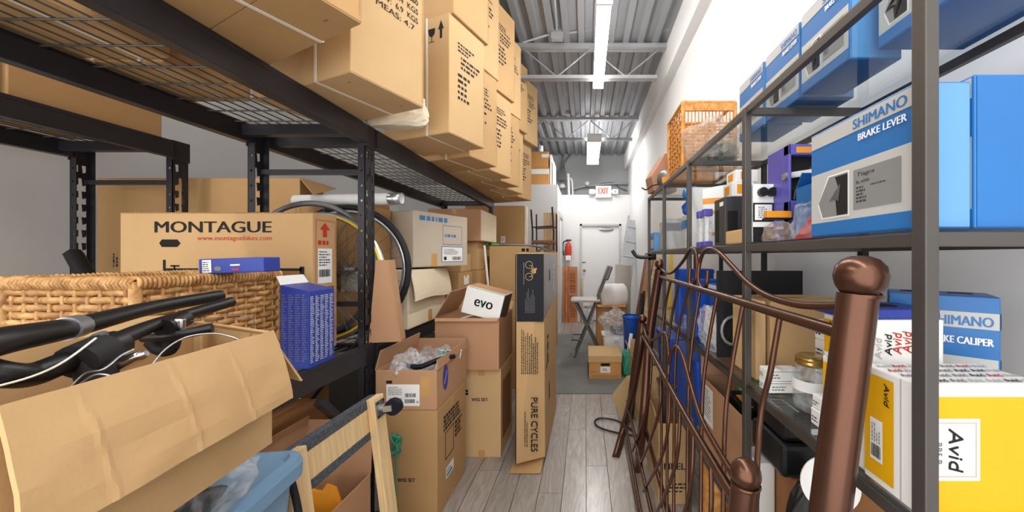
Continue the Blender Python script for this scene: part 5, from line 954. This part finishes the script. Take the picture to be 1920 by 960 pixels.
th = thing('black_case', 'black plastic clamshell parts with an orange flash on the bottom shelf', 'case', (.605, .97, z+.21)); MB().box(-.1, -.08, 0, .12, .09, .085).build('lower_shell', 'blackplastic', th, .012); MB().box(-.09, -.07, .087, .1, .08, .15).build('upper_shell', 'blackplastic', th, .014); MB().box(-.08, -.02, .15, -.065, .04, .152).build('orange_flash', 'orange', th); MB().box(-.02, -.0725, .11, .02, -.07, .125).build('label', 'paper', th)
for q in range(3): MB().box(-.03+q*.05, -.03, .15, -.026+q*.05, .05, .152).build('white_line', 'inkwhite', th)
crumple('black leather-like bag slumped on the bottom shelf', (.555, .83, z), (.07, .035, .26), 'blackplastic', 91, 'black_bag', 'bag', .15, 14)
dk = thing('white_disc', 'white plastic disc guard with printed teeth on the black bag', 'disc', (.535, .76, .86), 0, rot=(math.radians(82), 0, math.radians(-15))); MB().cyl((0, 0, 0), (0, 0, .004), .058, 32).build('disc', 'avidwhite', dk); m = MB(); [m.box(-.035+i*.006, -.012, .004, -.032+i*.006, -.004, .0046) for i in range(12)]; tk = m.build('printed_teeth', 'ink', dk); tk['kind'] = 'stuff'
mb_ = thing('mesh_basket', 'black wire mesh basket on the bottom shelf', 'mesh basket', (.6, .6, z)); w, d, h = .22, .12, .11
for (ax, ay, bx_, by) in ((-w/2, -d/2, w/2, -d/2), (w/2, -d/2, w/2, d/2), (w/2, d/2, -w/2, d/2), (-w/2, d/2, -w/2, -d/2)): MB().tube([(ax, ay, h), (bx_, by, h)], .004, 6).build('rim', 'blackplastic', mb_)
m = MB()
for k in range(23): x = -w/2+k*w/22; m.tube([(x, -d/2, .0), (x+.01, -d/2, h)], .0012, 4); m.tube([(x, -d/2, 0), (x-.01, -d/2, h)], .0012, 4)
for k in range(13): y = -d/2+k*d/12; m.tube([(-w/2, y, 0), (-w/2, y+.01, h)], .0012, 4); m.tube([(-w/2, y, 0), (-w/2, y-.01, h)], .0012, 4)
o = m.build('mesh', 'blackplastic', mb_); MB().box(-w/2, -d/2, 0, w/2, d/2, .004).build('base', 'blackplastic', mb_)
crumple('red and white packet in the mesh basket', (.6, .6, z+.005), (.06, .035, .2), 'red', 95, 'packet', 'packet', .2, 10)
# floor cartons under the shelf
th, dm = open_carton('open tan carton printed PIRELLI on the floor under the shelf', .40, .58, 1.9, 2.25, .0, .44, 'card3', (('back', .2, 5), ('left', .1, 15), ('right', .1, -8)))
pr = face(th, dm, 'front'); pr.text('PIRELLI', .03, .19, .15, .035, 'ink', 1, .001); pr.lines(.05, .06, .18, .12, 3, 'ink', 1, 5, .4); pr.done()
th = thing('fibre_mat_roll', 'rolled brown fibre mat standing on the floor under the shelf', 'mat roll', (.55, 1.42, 0)); MB().lathe([(.07, 0), (.075, .02), (.075, .5), (.07, .52), (.05, .52), (.05, 0), (.07, 0)], 20).build('roll', 'rattan', th); MB().tube([(.078*math.cos(a), .078*math.sin(a), .25) for a in [i*math.pi/10 for i in range(20)]], .004, 5, True).build('tie', 'cardedge', th)
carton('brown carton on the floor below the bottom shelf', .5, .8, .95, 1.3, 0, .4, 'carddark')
open_carton('open tan carton on the floor beyond the footboard', .42, .6, 3.0, 3.3, 0, .45, 'card', (('left', .12, 20), ('back', .12, 0)))
th = thing('loose_cardboard', 'loose cardboard panel leaning on the open tan carton', 'cardboard', (.3, 2.85, 0)); q_ = Vector((.3, 2.85, 0)); a_, b_, c_, d_, e_, f_ = [W(*t)-q_ for t in ((1167, 792, 2.83), (1147, 741, 2.87), (1175, 705, 2.93), (1179, 778, 2.93), (1200, 700, 2.98), (1204, 790, 2.86))]
a_.z = max(a_.z, 0); MB().sheet(b_, a_, d_, c_, .005).build('panel', 'card3', th); MB().sheet(c_, d_, f_, e_, .004).build('folded_panel', 'card', th)
# black bundle of rods by the far posts
for i in range(6):
    tubething('black_rod', 'long black rod leaning with others against the far bed posts', 'rod', [(.31+.025*i, 2.72+.05*i, .012), (.44+.015*i, 2.76+.06*i, .95+.05*(i % 3))], .012, 'blackmatte', False, 'black rods behind the bed posts')
# ================================================================== BED FRAME
def bed(name, label, nb, nt, fb_, ft, zt):
    th = thing(name, label, 'bed frame', nb); return th, Vector(nb)
def rod(th, o, pts, r, nm, n=8, sm=6, mat='bronze'): P = [Vector(p)-o for p in pts]; return MB().tube(cr(P, sm) if len(P) > 2 else P, r, n).build(nm, mat, th)
NB, NT, FB, FT = Vector((.255, .54, 0)), Vector((.424, .54, 1.30)), Vector((.33, 2.2, 0)), Vector((.465-.02, 2.2, 1.295))
hb, o = bed('headboard', 'tall brown metal bed headboard with scrolled top rods leaning on the shelves', NB, NT, FB, FT, 1.3)
nrm = (FT-NT).cross(NB-NT).normalized(); pl = lambda px, py: onplane(px, py, NT, nrm)
def uv(px, z):      # point of the headboard plane seen in column px, at height z
    lo, hi = 300, 2400
    for _ in range(40):
        mid = (lo+hi)/2
        if pl(px, mid).z > z: lo = mid
        else: hi = mid
    return pl(px, lo)
ax = (NT-NB).normalized()
pnear = MB().tube([NB-o, NT-o], .0275, 24).build('post', 'bronze', hb); c = NT-o+ax*.03
MB().lathe([(.001, -.03), (.02, -.029), (.027, -.026), (.033, -.016), (.036, 0), (.033, .014), (.024, .025), (.012, .030), (.001, .031)], 28, Matrix.Translation(c)).build('knob', 'bronze', pnear); MB().lathe([(.028, -.034), (.0295, -.031), (.028, -.028)], 24, Matrix.Translation(c)).build('collar', 'bronze', pnear)
fp = [pl(1237, 505), pl(1228, 560), pl(1217, 640), pl(1212, 720), pl(1205, 800), FB+Vector((0, 0, 0))]
pf = rod(hb, o, fp, .0265, 'post', 14); MB().ball(pl(1237, 495)-o, .03, 20).build('knob', 'bronze', pf)
rod(hb, o, [pl(1239, 519), pl(1576, 624)], .0115, 'top_rail', 12)
rod(hb, o, [pl(*p) for p in ((1578, 573), (1540, 574), (1490, 570), (1440, 555), (1402, 530), (1372, 498), (1350, 475), (1333, 466), (1320, 472), (1312, 492), (1309, 520), (1312, 534), (1318, 541), (1325, 531), (1327, 508))], .0075, 'scroll', 10)
rod(hb, o, [pl(*p) for p in ((1239, 503), (1250, 512), (1263, 509), (1281, 489), (1292, 470), (1299, 466), (1305, 474), (1307, 500), (1304, 524), (1298, 535), (1293, 528), (1294, 504))], .0075, 'scroll', 10)
def railpt(a, b, t): return a*(1-t)+b*t
lowz = .33
for (x0, y0), (x1, y1), (x2, y2) in (((1463, 602), (1446, 690), (1420, 860)), ((1394, 580), (1372, 690), (1358, 830)), ((1345, 562), (1326, 660), (1316, 780)), ((1313, 553), (1297, 650), (1290, 770)), ((1292, 543), (1272, 620), (1265, 720)), ((1273, 536), (1257, 610), (1252, 690)), ((1258, 531), (1245, 590), (1241, 670))):
    a, b, c = pl(x0, 519+(x0-1239)*105/337), pl(x1, y1), pl(x2, y2); k = (c-b).normalized(); e = uv(x2+(x2-x1)*.3, lowz); rod(hb, o, [a, b, c, e], .0065, 'spindle', 8)
rod(hb, o, [NB+(NT-NB)*.26, FB+(FT-FB)*.26], .0115, 'bottom_rail', 10)
# footboard
NB2, NT2, FB2, FT2 = Vector((.213, .68, 0)), Vector((.314, .68, .915)), Vector((.203, 2.34, 0)), Vector((.371, 2.34, .93))
fo, o = bed('footboard', 'lower brown metal bed footboard with scrolled rods leaning in front of the headboard', NB2, NT2, FB2, FT2, .93)
nrm = (FT2-NT2).cross(NB2-NT2).normalized(); pl = lambda px, py: onplane(px, py, NT2, nrm)
p0 = MB().tube([NB2-o, NT2-o], .0265, 24).build('post', 'bronze', fo); c = NT2-o+Vector((0, 0, .018)); MB().ball(c, .029, 24).build('knob', 'bronze', p0); MB().lathe([(.027, -.024), (.0285, -.021), (.027, -.018)], 24, Matrix.Translation(c)).build('collar', 'bronze', p0)
pf = rod(fo, o, [pl(1205, 606), pl(1199, 660), pl(1186, 735), pl(1170, 800), FB2], .026, 'post', 14); MB().ball(pl(1205, 598)-o, .028, 18).build('knob', 'bronze', pf)
rod(fo, o, [pl(1204, 627), pl(1258, 729), pl(1303, 810), pl(1392, 960)], .0115, 'top_rail', 12)
rod(fo, o, [pl(*p) for p in ((1206, 610), (1212, 630), (1222, 638), (1240, 626), (1248, 626), (1252, 645), (1254, 690), (1249, 718), (1243, 708))], .0075, 'scroll', 10)
rod(fo, o, [pl(*p) for p in ((1396, 925), (1350, 850), (1315, 785), (1295, 722), (1280, 668), (1269, 650), (1260, 656), (1254, 685), (1252, 712), (1256, 722))], .0075, 'scroll', 10)
for pts in (((1239, 700), (1237, 763), (1219, 826), (1200, 872)), ((1256, 727), (1253, 800), (1238, 863), (1206, 921)), ((1275, 760), (1272, 835), (1259, 897), (1228, 968)), ((1300, 806), (1298, 880), (1287, 950), (1262, 1010)), ((1333, 862), (1333, 960), (1318, 1040)), ((1222, 664), (1218, 730), (1202, 800), (1186, 846))): rod(fo, o, [pl(*p) for p in pts], .0065, 'spindle', 8)
rod(fo, o, [pl(1176, 752), pl(1197, 850), pl(1222, 965)], .0095, 'bottom_rail', 8); rod(fo, o, [pl(1171, 783), pl(1185, 868), pl(1202, 965)], .0095, 'bottom_rail', 8)
# cable loop on the floor
tubething('cable_loop', 'dark cable loop lying on the floor beside the bed foot', 'cable', [WZ(px, py, .012) for px, py in ((1208, 838), (1190, 812), (1160, 790), (1128, 784), (1115, 790), (1125, 802), (1160, 812), (1200, 818), (1225, 826), (1215, 838))], .007, 'shelfdark')
